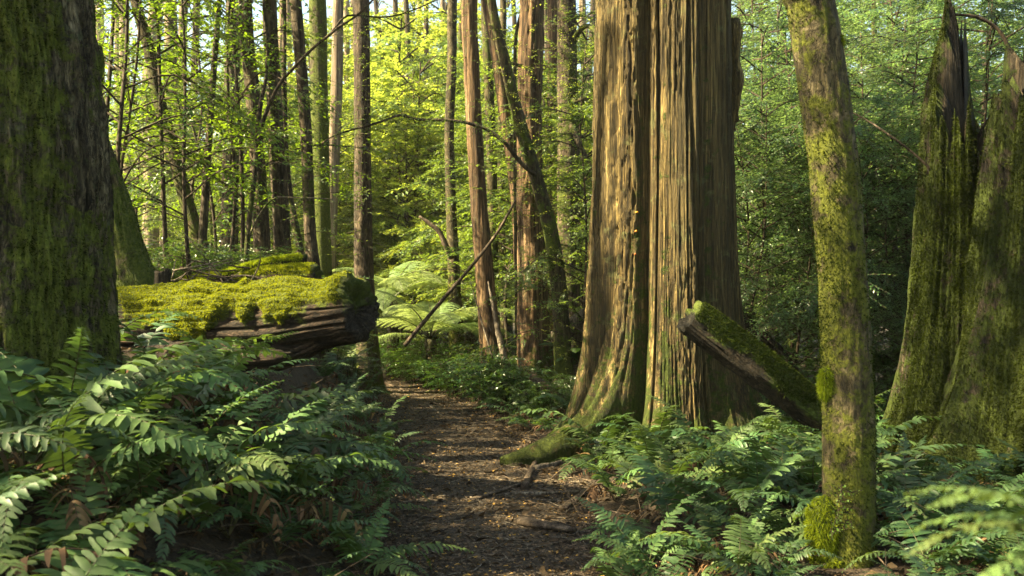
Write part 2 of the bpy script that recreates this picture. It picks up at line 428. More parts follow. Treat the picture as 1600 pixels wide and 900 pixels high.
def soil(name, cols, sc):
    m, N, Lk, B = nodes_of(name)
    tc = N.new("ShaderNodeTexCoord")
    n1 = noise(N, Lk, tc.outputs["Object"], sc, 10, 0.75, 0.3)
    n2 = noise(N, Lk, tc.outputs["Object"], 1.7, 4, 0.6)
    vo = N.new("ShaderNodeTexVoronoi"); vo.inputs["Scale"].default_value = sc * 6; Lk.new(tc.outputs["Object"], vo.inputs["Vector"])
    r = ramp(N, [(0.3, cols[0]), (0.5, cols[1]), (0.72, cols[2])]); Lk.new(n1, r.inputs[0])
    hsv = N.new("ShaderNodeSeparateColor"); Lk.new(vo.outputs["Color"], hsv.inputs[0])
    rc = ramp(N, [(0.0, cols[0]), (0.75, cols[1]), (1.0, cols[2])]); Lk.new(hsv.outputs[0], rc.inputs[0])
    col = mixc(N, Lk, 0.5, r.outputs[0], rc.outputs[0])
    r2 = ramp(N, [(0.35, 0.0), (0.7, 0.5)]); Lk.new(n2, r2.inputs[0])
    col = mixc(N, Lk, r2.outputs[0], col, cols[0])
    Lk.new(col, B.inputs["Base Color"]); B.inputs["Roughness"].default_value = 0.8; B.inputs["Specular IOR Level"].default_value = 0.3
    bp = N.new("ShaderNodeBump"); bp.inputs["Strength"].default_value = 0.9; bp.inputs["Distance"].default_value = 0.02
    h = math_(N, Lk, 'ADD', n1, math_(N, Lk, 'MULTIPLY', vo.outputs["Distance"], 0.5))
    Lk.new(h, bp.inputs["Height"]); Lk.new(bp.outputs[0], B.inputs["Normal"])
    return m
M['ground'] = soil("forest_floor", [(0.014, 0.010, 0.007), (0.04, 0.027, 0.017), (0.085, 0.058, 0.036)], 9)
M['path'] = soil("path_soil", [(0.016, 0.012, 0.008), (0.048, 0.035, 0.023), (0.105, 0.078, 0.052)], 11)

# ------------------------------------------------------------------ gaps in the canopy: lines towards the sun kept free of leaves
CARVE = []
def gap(p, r): CARVE.append((np.asarray(p, float), r))
for px in range(240, 590, 50): gap(P(px, 452, 7.3), 0.36)
for z in np.arange(0.6, 5.6, 0.5): gap((1.12, 8.8, z), 0.42); gap((0.85, 9.2, z), 0.25)
for py in range(-60, 600, 70):
    gap(P(742, py, 13.8), 0.6); gap(P(824, py, 13.0), 0.6); gap(P(705, py, 17), 0.4); gap(P(790, py, 15), 0.3)
for py in range(0, 420, 80):
    gap(P(498, py, 15), 0.35); gap(P(400, py, 11.8), 0.22); gap(P(428, py, 12), 0.22); gap(P(566, py, 14.3), 0.2)
    gap(P(300, py, 10), 0.9); gap(P(230, py, 10), 0.8)
for q in ((620, 440, 17.2, 1.8), (672, 500, 15.4, 1.5), (600, 500, 15, 1.2), (690, 490, 15, 1.2), (690, 560, 13.5, 0.7), (640, 612, 14, 0.45), (600, 590, 14.5, 0.3),
          (760, 560, 13, 0.4), (60, 540, 4.0, 0.22), (210, 610, 4.3, 0.22), (400, 640, 5.0, 0.3), (520, 640, 5.6, 0.2), (330, 600, 5.2, 0.25),
          (930, 640, 8.6, 0.25), (960, 690, 7.4, 0.25), (1110, 640, 7.4, 0.3), (1180, 660, 7.2, 0.25), (1160, 560, 8.0, 0.2), (700, 720, 8.8, 0.2),
          (640, 840, 5.1, 0.18), (1120, 850, 5.2, 0.18), (960, 860, 5.2, 0.15), (1480, 760, 3.2, 0.3), (780, 680, 9.6, 0.16), (820, 800, 6.6, 0.16)):
    gap(P(*q[:3]), q[3] * (0.55 if q[2] < 9 else 1))
for q in ((560, 250, 24, 2.5), (640, 200, 26, 3.0), (700, 330, 24, 2.0), (860, 200, 20, 2.0), (620, 380, 20, 1.6), (900, 330, 18, 1.2), (1190, 150, 14, 1.0), (1230, 330, 13, 0.7), (1390, 130, 14, 1.0), (1420, 280, 13, 0.7), (1360, 60, 16, 1.3), (1180, 430, 12, 0.5),
          (720, 700, 9.0, 0.12), (690, 760, 7.6, 0.1), (760, 830, 6.2, 0.1), (650, 650, 12, 0.25)):
    gap(P(*q[:3]), q[3])
for px in range(440, 920, 60):
    for Y, z in ((20, 2.0), (24, 4.0), (29, 5.0), (34, 6.0)): gap(((px - 800) / F_PX * Y, Y, z), 3.0)
for px in range(150, 430, 70):
    for z in (1.8, 3.2, 4.6): gap(((px - 800) / F_PX * 11, 11, z), 0.8)
for px in range(1150, 1480, 80): gap(((px - 800) / F_PX * 13, 13, 3.6), 0.8); gap(((px - 800) / F_PX * 18, 18, 5), 1.6)
for px in (620, 680, 720, 770): gap(P(px, 570, 14), 0.7)
for px in range(1150, 1480, 40):
    for z in (1.5, 3.0, 4.5): gap(((px - 800) / F_PX * 12.5, 12.5, z), 0.7)
CP = np.array([c[0] for c in CARVE]); CR = np.array([c[1] for c in CARVE])
def carved(pos):
    keep = np.ones(len(pos), bool)
    for p, r in zip(CP, CR):
        dv = pos - p; t = dv @ TO_SUN
        dd = (dv ** 2).sum(1) - t ** 2
        keep &= ~((t > 0.9) & (dd < r * r))
    return keep

# ------------------------------------------------------------------ the ground and the path
xs = np.concatenate([-np.geomspace(200, 9, 14), np.linspace(-8, 8, 180), np.geomspace(9, 200, 14)])
ys = np.concatenate([-np.geomspace(60, 2, 8), np.linspace(-1, 20, 220), np.geomspace(20.5, 400, 30)])
gx, gy = np.meshgrid(xs, ys)
gz = ground_z(gx, gy)
nx, ny = len(xs), len(ys)
i = (np.arange(ny - 1)[:, None] * nx + np.arange(nx - 1)[None]).ravel()
gr = ob("ground", mesh("ground", np.stack([gx, gy, gz], -1).reshape(-1, 3), np.stack([i, i + 1, i + nx + 1, i + nx], -1), M['ground']))
tag(gr, kind="structure")
pv = np.linspace(0.5, 24, 260); pu = np.linspace(-1, 1, 26)
pyy = np.repeat(pv[:, None], 26, 1)
edge = 1 + 0.22 * fbm(np.stack([pv * 1.4, pv * 0, pv * 0], -1), 2, 3)[:, None]
pxx = path_c(pyy) + pu[None] * (path_h(pyy) + 0.12) * edge
pz = ground_z(pxx, pyy) + 0.016 - 0.012 * np.abs(pu[None]) ** 6
i = (np.arange(259)[:, None] * 26 + np.arange(25)[None]).ravel()
pa = ob("path", mesh("path", np.stack([pxx, pyy, pz], -1).reshape(-1, 3), np.stack([i, i + 1, i + 27, i + 26], -1), M['path']))
tag(pa, kind="structure")

# ------------------------------------------------------------------ trunks and crowns
def moss_field(V, base, top=None, seed=0, f=1.6):
    m = base + 0.55 * fbm(V * np.array([f, f, f * 0.6]), 3, seed)
    if top is not None: m = m + top
    return np.clip(m, 0, 1.2)

def moss_tufts(V, F, mask, n, ln, wd, mat, seed, droop=0.35, name="moss", parent=None, origin=None, up=0.3):
    r = np.random.default_rng(seed)
    F = np.asarray(F); A = V[F[:, 1]] - V[F[:, 0]]; B = V[F[:, 3]] - V[F[:, 0]]
    nr = np.cross(A, B); ar = np.linalg.norm(nr, axis=1); nr = nr / np.maximum(ar[:, None], 1e-12)
    wt = ar * mask[F].mean(1) ** 1.5; wt = wt / wt.sum()
    k = r.choice(len(F), n, p=wt); u, v = r.random((n, 1)), r.random((n, 1))
    p = V[F[k, 0]] + A[k] * u + B[k] * v
    d = unit(nr[k] + r.normal(0, 0.55, (n, 3)) + np.array([0, 0, up - droop * 1.0]))
    L = ln * r.uniform(0.5, 1.4, n)
    side = unit(np.cross(d, r.normal(0, 1, (n, 3)))) * wd
    Vv = np.stack([p - side - nr[k] * 0.004, p + side - nr[k] * 0.004, p + d * L[:, None] * np.array([1, 1, 1]) + np.array([0, 0, -1]) * (droop * L)[:, None]], 1).reshape(-1, 3)
    if origin is not None: Vv = Vv - np.asarray(origin)
    return ob(name, mesh(name, Vv, np.arange(n * 3).reshape(-1, 3), M[mat], smooth=False), parent)

def crown_geo(cen, rad, ntw, k, L, W, seed, carve=True, shell=0.45, tl=(0.3, 0.6), limbs=5, base=None, limb_r=0.05):
    r = np.random.default_rng(seed); g = Geo()
    cen = np.asarray(cen, float); rad = np.asarray(rad, float)
    nc = max(6, ntw // 60)                      # clumps give the crown an uneven outline
    cc = unit(r.normal(0, 1, (nc, 3))) * (r.uniform(shell, 1.0, (nc, 1)))
    cs = r.uniform(0.14, 0.34, nc)
    ci = r.integers(0, nc, ntw)
    q = cc[ci] + r.normal(0, 1, (ntw, 3)) * cs[ci][:, None] * np.array([1, 1, 0.55])
    st = cen + q * rad
    td = unit(q * np.array([1, 1, 0.3]) + r.normal(0, 0.5, (ntw, 3)))
    tlen = r.uniform(*tl, ntw)
    if carve:
        kp = carved(st + td * (tlen * 0.5)[:, None]); st, td, tlen = st[kp], td[kp], tlen[kp]
    pos, d, nn, l, ww = twig_leaves(st, td, tlen, k, L, W, r)
    if carve:
        kp = carved(pos); pos, d, nn, l, ww = pos[kp], d[kp], nn[kp], l[kp], ww[kp]
    if len(pos):
        V, F = leaves(pos, d, nn, l, ww); g.add(V, F, 0)
        twig_stems(g, st, td, tlen, 0.004, 1)
    b = np.asarray(base if base is not None else cen - np.array([0, 0, rad[2]]), float)
    for c in cc[: max(limbs, 1)]:
        e = cen + c * rad * 0.9
        mid = b * 0.45 + e * 0.55 + np.array([0, 0, 0.15 * rad[2]])
        pts = catmull([b, mid, e], 8)
        if carve and not carved(pts[1:]).all(): continue
        tv = tube(pts, np.linspace(limb_r, limb_r * 0.25, 8), 6); g.add(tv[0], tv[1], 1)
    return g

def trunk_geo(pts, w, ns, dz, amp, fa, fl, seed, flare=0.0):
    pts = np.asarray(pts, float); w = np.asarray(w, float)
    Lt = np.linalg.norm(np.diff(pts, axis=0), axis=1).sum()
    n = max(8, int(Lt / dz))
    pw = catmull(np.column_stack([pts, w]), n)
    c, R = pw[:, :3], pw[:, 3] / 2
    V, F, D, s, th, RR = tube(c, R, ns)
    if flare:
        V = V + D * (RR * flare * np.exp(-s / 0.28) * (0.75 + 0.5 * np.cos(th * 3 + seed)))[:, None]
    V = bark_disp(V, D, s, th, RR, amp, fa, fl, seed)
    return V, F, s

def tree(kind, label, Y, pts, mat, group=None, H=13, cat="tree", moss=0.15, amp=None, crown=None, flare=0.35, sparse=False, leaf='leaf_tall', ns=None, seed=None, dz=None, fa=None, fl=None, tufts=0):
    """pts: (photo x, photo y, photo width) at distance Y, listed upwards"""
    seed = seed if seed is not None else int(abs(pts[0][0]) * 7 + Y * 13)
    r = np.random.default_rng(seed)
    W3 = [P(a, b, Y) for a, b, _ in pts]; ww = [c / F_PX * Y for _, _, c in pts]
    b0 = W3[0].copy(); gz0 = float(ground_z(b0[0], b0[1]))
    if b0[2] > gz0 + 0.05:
        dirn = (W3[0] - W3[1]); dirn = dirn / max(abs(dirn[2]), 0.05)
        dirn[:2] *= 0.6
        bb = b0 + dirn * (b0[2] - gz0); bb[2] = float(ground_z(bb[0], bb[1])) - 0.12
        W3.insert(0, bb); ww.insert(0, ww[0] * 1.12)
    else:
        W3[0][2] = gz0 - 0.12
    base = np.array([W3[0][0], W3[0][1], W3[0][2] + 0.12])
    top = W3[-1]; dirn = (W3[-1] - W3[-2]); dirn = dirn / max(dirn[2], 0.1); dirn[:2] *= 0.5; dirn[:2] = np.clip(dirn[:2], -0.25, 0.25)
    if H > top[2] + 0.8:
        for f in (0.35, 0.7, 1.0):
            p = top + dirn * (H - top[2]) * f + np.append(r.normal(0, 0.10, 2), 0)
            W3.append(p); ww.append(ww[len(pts) - 1] * (1 - 0.72 * f))
    t = root(kind, base, label, cat, group)
    wm = np.mean(ww); pxw = np.mean([c for _, _, c in pts])
    ns = ns or int(np.clip(pxw * 0.8, 10, 64))
    V, F, s = trunk_geo(W3, ww, ns, dz or np.clip(wm * 0.35, 0.05, 0.25), amp if amp is not None else wm * 0.055, fa or np.clip(ns / 9, 1.5, 5), fl or 1.6 / max(wm, 0.15) * 0.5, seed, flare)
    mfd = moss_field(V, moss, 0.34 * np.exp(-np.maximum(V[:, 2] - base[2], 0) / 1.6) if moss < 0.45 else None, seed=seed, f=3.0); g = Geo(); g.add(V, F, 0, mfd)
    ob("trunk", g.build("trunk", [M[mat]], origin=base), t)
    if tufts: moss_tufts(V, F[0], np.clip((mfd - 0.4) * 3, 0, 1) * (V[:, 2] < 5), tufts, 0.016, 0.005, 'moss_dark', seed, parent=t, origin=base)
    if crown != 0:
        crown = crown or {}
        cr = crown.get('r', 1.6 + wm * 2.2); ch = crown.get('h', (H - crown.get('z0', max(6.0, 2.0 + Y * 0.30))) / 2)
        cc = W3[-1] + np.array([0, 0, 0.3]); cc[2] = H - ch + 0.4
        cc[:2] += crown.get('off', (0, 0))
        cg = crown_geo(cc, (cr, cr, ch), crown.get('n', 260), crown.get('k', 12), crown.get('L', 0.075), crown.get('W', 0.034), seed + 1, base=np.array([W3[-2][0], W3[-2][1], cc[2] - ch * 0.6]), limb_r=max(0.02, ww[-2] * 0.3))
        if cg.n: ob("crown", cg.build("crown", [M[leaf], M['twig']], smooth=False, origin=base), t)
    return t

def branch_part(t, pts, r0, r1, mat='bark_brown', name="branch", leaf=None, ntw=20, k=9, L=0.035, W=0.018, seed=1, moss=0.25, tl=(0.15, 0.35)):
    base = np.array(t.location)
    r = np.random.default_rng(seed)
    n = max(10, int(np.linalg.norm(np.diff(np.asarray(pts), axis=0), axis=1).sum() / 0.07))
    c = catmull(pts, n); c = c + 0.014 * np.stack([fbm(c * 3 + q * 9, 2, seed) for q in range(3)], -1)
    tv = tube(c, np.linspace(r0, r1, n), 8)
    V = bark_disp(*tv[0:1], tv[2], tv[3], tv[4], tv[5], r0 * 0.25, 1.2, 8, seed)
    g = Geo(); g.add(V, tv[1], 0, moss_field(V, moss, seed=seed))
    o = ob(name, g.build(name, [M[mat]], origin=base), t)
    if leaf:
        i = r.integers(n // 5, n, ntw); st = c[i]
        T = unit(np.gradient(c, axis=0))[i]
        sd = unit(np.cross(T, [0, 0, 1.0]) * r.choice([-1, 1], (ntw, 1)) + T * 0.6 + r.normal(0, 0.3, (ntw, 3)))
        lf(o, st, sd, r.uniform(*tl, ntw), k, L, W, leaf, r, base)
    return o

def lf(parent, st, td, tlen, k, L, W, leaf, r, base, name="leaves", fold=0.0):
    g = Geo(); pos, d, nn, l, ww = twig_leaves(st, td, tlen, k, L, W, r)
    V, F = leaves(pos, d, nn, l, ww, fold); g.add(V, F, 0)
    twig_stems(g, st, td, tlen, 0.0035, 1)
    return ob(name, g.build(name, [M[leaf], M['twig']], smooth=False, origin=base), parent)

# --- the big dark trunk on the left
T1 = tree("forest_tree", "huge dark mossy trunk filling the left edge of the picture behind the ferns", 5.4,
          [(36, 640, 276), (34, 520, 272), (30, 400, 264), (26, 260, 262), (18, 120, 250), (5, -40, 246)], 'bark_dark', H=11, moss=0.52, amp=0.075, ns=320, dz=0.018, flare=0.12, fa=12, fl=3.6, tufts=30000,
          crown=dict(r=7.0, h=2.6, n=6800, k=16, L=0.085, W=0.042, off=(-4.6, 0.6)), seed=21)  # unseen crown made wide and shifted left to shade ferns and path
T2 = tree("leaning_tree", "mossy trunk leaning left just behind the huge dark left trunk", 8.4,
          [(214, 450, 66), (205, 420, 60), (185, 350, 54), (160, 270, 50), (132, 190, 48), (95, 80, 44), (70, 0, 42)], 'bark_mossy', H=9, moss=0.6, amp=0.03, ns=70, dz=0.04, fa=5, fl=4, tufts=9000,
          crown=dict(r=3.2, h=1.8, n=700, k=14, off=(-2, 0)), seed=22)
# --- the slim trunk at the right
T_S = tree("slim_tree", "slim leaning mottled trunk with bright moss tufts at the right", 5.25,
           [(1325, 893, 84), (1327, 800, 78), (1326, 700, 78), (1324, 600, 76), (1320, 500, 74), (1314, 400, 73), (1306, 300, 73), (1295, 200, 74), (1281, 100, 74), (1265, 0, 72), (1250, -80, 70)],
           'bark_slim', H=9, moss=0.58, amp=0.014, ns=90, dz=0.02, flare=0.16, fa=5, fl=5, tufts=9000, crown=dict(r=4.0, h=1.8, n=1800, k=15, off=(1.5, -0.5)), seed=23)
# --- trees of the middle distance
G_ROW = "slender trunks behind the mossy log"
tG = tree("forest_tree", "straight brown trunk standing behind the charred end of the mossy log", 14.5,
     [(578, 606, 40), (572, 500, 32), (568, 400, 29), (567, 300, 26), (566, 150, 25), (564, 0, 25)], 'bark_brown', H=13, moss=0.1, seed=31, amp=0.022, ns=30)
tA = tree("forest_tree", "left one of the twin dark trunks rising behind the stacked mossy logs", 12.0,
          [(411, 420, 26), (407, 330, 25), (401, 230, 23), (394, 140, 22), (383, 0, 21)], 'bark_brown', H=12, moss=0.1, seed=32, flare=0.06)
tree("forest_tree", "right one of the twin dark trunks rising behind the stacked mossy logs", 12.2,
     [(443, 415, 27), (438, 320, 26), (432, 220, 24), (427, 120, 23), (421, 0, 22)], 'bark_brown', H=12.5, moss=0.1, seed=33, flare=0.06)
tree("sapling_tree", "short dark stem slanting beside the twin dark trunks", 12.6,
     [(474, 420, 12), (463, 360, 12), (452, 300, 11), (446, 220, 9), (444, 120, 8), (444, 0, 7)], 'bark_brown', H=7, crown=dict(r=1.0, h=0.9, n=80), seed=34)
tD = tree("forest_tree", "slender dark trunk curving down past the right end of the stacked mossy logs", 11.8,
     [(492, 440, 22), (486, 380, 19), (482, 300, 18), (478, 200, 18), (470, 100, 18), (462, 0, 18)], 'bark_brown', H=12, moss=0.08, seed=35)
tree("forest_tree", "yellow-green moss-covered upright trunk left of the brown trunk behind the log", 15.2,
     [(504, 430, 30), (502, 330, 28), (500, 220, 28), (498, 120, 27), (496, 0, 27)], 'bark_mossy', H=14, moss=0.75, seed=36)
tH = tree("slim_tree", "narrow trunk speckled with pale lichen right of the tree ferns", 16.6,
     [(713, 530, 23), (709, 420, 19), (704, 300, 16), (702, 200, 15), (706, 100, 15), (707, 0, 15)], 'bark_slim', H=13, moss=0.15, seed=37)
tI = tree("forest_tree", "straight reddish trunk stripped of bark beside the shrubs at the path bend", 14.0,
          [(767, 560, 34), (763, 500, 31), (755, 400, 27), (747, 300, 25), (741, 200, 24), (737, 100, 24), (734, 0, 24)], 'bark_red', H=13, moss=-0.1, seed=38, ns=44, amp=0.02)
tree("slim_tree", "mossy narrow trunk just right of the reddish stripped trunk", 17.2,
     [(772, 530, 21), (770, 420, 18), (769, 320, 17), (767, 215, 16), (762, 100, 15), (758, 0, 14)], 'bark_mossy', H=13, moss=0.5, seed=39)
tree("slim_tree", "thin pale-spotted trunk between the mossy narrow trunk and the wide stripped trunk", 18.4,
     [(786, 530, 13), (785, 420, 12), (783, 300, 11), (784, 150, 11), (786, 0, 10)], 'bark_slim', H=12, moss=0.25, seed=40)
tree("leaning_tree", "brown leaning trunk crossing behind the dark mossy curved trunk", 15.6,
     [(814, 520, 16), (811, 420, 16), (807, 330, 16), (800, 260, 17), (790, 190, 18), (777, 100, 16), (762, 20, 13)], 'bark_red', H=10, moss=0.1, seed=41)
tM = tree("leaning_tree", "dark mossy curved trunk sweeping up and left in front of the wide stripped trunk", 12.4,
          [(882, 590, 29), (879, 540, 26), (873, 450, 24), (860, 360, 22), (836, 272, 20), (812, 190, 18), (790, 100, 16), (768, 0, 13)], 'bark_mossy', H=9, moss=0.38, seed=42, ns=36, amp=0.02,
          crown=dict(r=2.0, h=1.2, n=300, leaf='leaf_beech'))
tN = tree("forest_tree", "wide stripped trunk with sunlit left side between reddish trunk and giant tree", 13.2,
          [(838, 600, 58), (834, 520, 50), (831, 430, 42), (828, 300, 38), (828, 150, 36), (831, 0, 36)], 'bark_red', H=15, moss=0.12, seed=43, ns=64, dz=0.05, amp=0.05,
          crown=dict(r=3.0, n=500))
tree("slim_tree", "thin straight stem close against the left side of the wide stripped trunk", 14.2,
     [(809, 560, 9), (808, 450, 8), (806, 330, 7), (805, 200, 6), (806, 60, 5)], 'bark_mossy', H=7, moss=0.3, crown=dict(r=0.8, h=0.7, n=50), seed=44)
tO = tree("forest_tree", "dark rough trunk half hidden by leaves left of the giant tree", 14.8,
          [(891, 570, 40), (889, 470, 36), (888, 350, 35), (888, 220, 34), (886, 100, 31), (885, 0, 29)], 'bark_brown', H=14, moss=0.3, seed=45)
tree("forest_tree", "reddish trunk glimpsed behind the dark rough trunk near the giant tree", 17.5,
     [(869, 560, 26), (868, 400, 24), (868, 260, 22), (866, 130, 20), (864, 0, 18)], 'bark_red', H=14, moss=0, seed=46)
# left saplings with their own stems
tW = tree("leaning_tree", "pale mossy slender trunk leaning left among the sunlit leaves", 11.0,
          [(328, 425, 27), (312, 380, 24), (290, 310, 22), (268, 225, 21), (247, 150, 19), (234, 80, 18), (212, 0, 16)], 'bark_mossy', H=8, moss=0.3, seed=47,
          crown=dict(r=1.6, h=1.2, n=220))
tV = tree("sapling_tree", "thin dark upright stem left of the twin dark trunks", 10.8,
          [(315, 410, 14), (320, 320, 13), (327, 210, 11), (334, 110, 10), (343, 0, 8)], 'bark_brown', H=6.5, moss=0.05, seed=48, crown=dict(r=1.0, h=0.8, n=100))
tU = tree("sapling_tree", "thin forked dark stem in front of the twin dark trunks with a long rising branch", 10.4,
          [(384, 420, 9), (389, 350, 8), (396, 290, 8), (402, 220, 8), (407, 165, 7), (416, 120, 5), (418, 60, 4), (412, 0, 4)], 'bark_brown', H=5.6, moss=0.05, seed=49, crown=dict(r=0.8, h=0.6, n=60))
branch_part(tU, [P(400, 240, 10.4), P(412, 190, 10.3), P(432, 140, 10.2), P(470, 95, 10.1), P(520, 50, 10.0), P(560, 22, 9.9), P(600, -20, 9.9)], 0.022, 0.008, 'twig', leaf='leaf_beech', ntw=14, seed=5)
branch_part(tU, [P(520, 50, 10.0), P(545, 24, 10.0), P(600, 26, 10.0), P(640, 18, 10.0), P(700, -10, 10.0)], 0.011, 0.005, 'twig', leaf='leaf_beech', ntw=12, seed=6)
branch_part(tU, [P(388, 370, 10.4), P(405, 335, 10.3), P(425, 312, 10.2), P(450, 308, 10.1), P(520, 312, 10.0)], 0.011, 0.004, 'greywood', seed=7)
# the arching branch of the dark mossy curved trunk
br = branch_part(tM, [P(838, 275, 12.35), P(822, 262, 12.2), P(806, 245, 12.1), P(788, 222, 12.0), P(760, 203, 12.0), P(730, 193, 12.0), P(690, 187, 12.0), P(650, 186, 12.0), P(628, 180, 12.0), P(600, 188, 12.0), P(560, 200, 12.0), P(525, 210, 12.0), P(500, 224, 12.0)],
                 0.026, 0.008, 'bark_brown', leaf='leaf_beech', ntw=46, seed=8, moss=0.1, L=0.036, W=0.018)
branch_part(tO, [P(940, 62, 14.0), P(915, 40, 14.3), P(895, 70, 14.8), P(888, 120, 14.8)][::-1], 0.06, 0.02, 'bark_mossy', moss=0.6, seed=9, leaf='leaf_bright', ntw=16)
branch_part(tO, [P(890, 190, 14.7), P(905, 225, 14.4), P(925, 260, 14.2), P(940, 290, 14.0)], 0.045, 0.02, 'bark_brown', seed=10)
branch_part(tO, [P(892, 160, 14.7), P(915, 155, 14.3), P(940, 158, 14.1)], 0.03, 0.012, 'bark_mossy', moss=0.6, seed=12)
branch_part(tO, [P(888, 345, 14.7), P(912, 334, 14.3), P(935, 340, 14.0)], 0.035, 0.015, 'bark_mossy', moss=0.6, seed=13)
branch_part(tN, [P(815, 103, 13.0), P(795, 98, 12.9), P(780, 98, 12.9)], 0.025, 0.012, 'bark_mossy', moss=0.5, seed=14)
def trunk_sprays(t, line, Y, n, seed, leaf='leaf_bright', L=0.038, W=0.017, tl=(0.15, 0.4), name="foliage"):
    r = np.random.default_rng(seed); c = catmull([P(a, b, Y) for a, b in line], 60)
    st = c[r.integers(0, 60, n)] + r.normal(0, 0.07, (n, 3))
    az = r.uniform(0, 2 * np.pi, n); td = np.stack([np.cos(az), np.sin(az) - 0.3, r.uniform(-0.35, 0.35, n)], -1)
    return lf(t, st, td, r.uniform(*tl, n), 11, L, W, leaf, r, np.array(t.location), name)
trunk_sprays(tM, [(775, 20), (800, 130), (830, 260), (862, 370), (876, 480), (882, 580)], 12.3, 130, 61)
trunk_sprays(tN, [(830, -10), (830, 200), (834, 420)], 12.9, 60, 62, tl=(0.2, 0.5))
trunk_sprays(tO, [(885, -10), (888, 150), (888, 320)], 14.4, 150, 63, tl=(0.3, 0.7))
trunk_sprays(tI, [(738, 20), (745, 180), (750, 300)], 13.8, 30, 64, leaf='leaf_beech')
trunk_sprays(tG, [(564, 0), (567, 200), (570, 440)], 14.2, 70, 67, leaf='leaf_beech', tl=(0.2, 0.6))
trunk_sprays(tH, [(706, 20), (703, 200), (708, 400)], 16.4, 50, 68, leaf='leaf_beech', tl=(0.2, 0.6))
trunk_sprays(tD, [(465, 20), (478, 200), (484, 380)], 11.6, 40, 69, leaf='leaf_beech', tl=(0.2, 0.5))
trunk_sprays(tA, [(395, 20), (402, 160), (410, 300)], 11.8, 40, 65, leaf='leaf_beech')

# --- distant pale trunks
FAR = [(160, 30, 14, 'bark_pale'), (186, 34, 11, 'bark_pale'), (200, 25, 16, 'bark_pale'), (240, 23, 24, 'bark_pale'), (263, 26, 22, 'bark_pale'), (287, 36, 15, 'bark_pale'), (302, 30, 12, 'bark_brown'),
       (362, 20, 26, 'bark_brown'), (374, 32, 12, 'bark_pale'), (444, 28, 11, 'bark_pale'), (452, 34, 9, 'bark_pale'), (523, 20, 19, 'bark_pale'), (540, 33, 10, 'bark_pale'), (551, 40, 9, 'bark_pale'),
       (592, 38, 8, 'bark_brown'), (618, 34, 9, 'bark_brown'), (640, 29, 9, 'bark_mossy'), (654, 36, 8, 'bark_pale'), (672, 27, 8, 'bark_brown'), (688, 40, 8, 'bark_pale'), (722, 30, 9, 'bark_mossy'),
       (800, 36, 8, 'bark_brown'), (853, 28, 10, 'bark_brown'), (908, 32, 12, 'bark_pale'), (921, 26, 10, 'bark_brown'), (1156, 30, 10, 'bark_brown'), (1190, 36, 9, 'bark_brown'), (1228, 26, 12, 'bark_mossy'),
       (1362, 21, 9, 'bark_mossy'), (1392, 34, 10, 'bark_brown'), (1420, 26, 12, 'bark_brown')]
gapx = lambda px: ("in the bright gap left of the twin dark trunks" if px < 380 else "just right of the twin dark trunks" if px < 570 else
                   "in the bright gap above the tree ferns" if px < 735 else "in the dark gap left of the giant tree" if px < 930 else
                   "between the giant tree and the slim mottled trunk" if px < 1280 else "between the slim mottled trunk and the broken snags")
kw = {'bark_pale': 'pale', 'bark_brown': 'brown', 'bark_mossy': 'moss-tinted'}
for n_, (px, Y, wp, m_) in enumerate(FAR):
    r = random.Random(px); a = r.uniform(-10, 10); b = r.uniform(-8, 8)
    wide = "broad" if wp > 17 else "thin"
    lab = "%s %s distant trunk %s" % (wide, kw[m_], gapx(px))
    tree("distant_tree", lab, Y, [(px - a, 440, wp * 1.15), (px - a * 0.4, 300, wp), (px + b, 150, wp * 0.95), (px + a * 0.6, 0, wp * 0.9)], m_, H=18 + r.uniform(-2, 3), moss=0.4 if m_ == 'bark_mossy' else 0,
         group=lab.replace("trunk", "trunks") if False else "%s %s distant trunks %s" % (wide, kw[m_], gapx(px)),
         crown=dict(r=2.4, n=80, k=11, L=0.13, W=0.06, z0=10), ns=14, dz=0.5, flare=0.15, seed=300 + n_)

# --- the giant two-lobed tree
def polar_trunk(cx, cy, z0, ztop, rfun, ns, nz, dispf, zpow=1.0):
    th = np.linspace(0, 2 * np.pi, ns, endpoint=False)
    v = np.linspace(0, 1, nz) ** zpow
    TH, Vv = np.meshgrid(th, v)
    top = ztop(th)[None] if callable(ztop) else ztop
    Z = z0 + (top - z0) * Vv
    R = rfun(TH, Z); R = R + dispf(TH, Z, R)
    V = np.stack([cx + R * np.cos(TH), cy + R * np.sin(TH), Z], -1)
    i = np.arange(nz - 1)[:, None] * ns; j = np.arange(ns)[None]; j2 = (j + 1) % ns
    F = np.stack([i + j, i + j2, i + ns + j2, i + ns + j], -1).reshape(-1, 4)
    return V.reshape(-1, 3), F, TH.ravel(), Z.ravel()

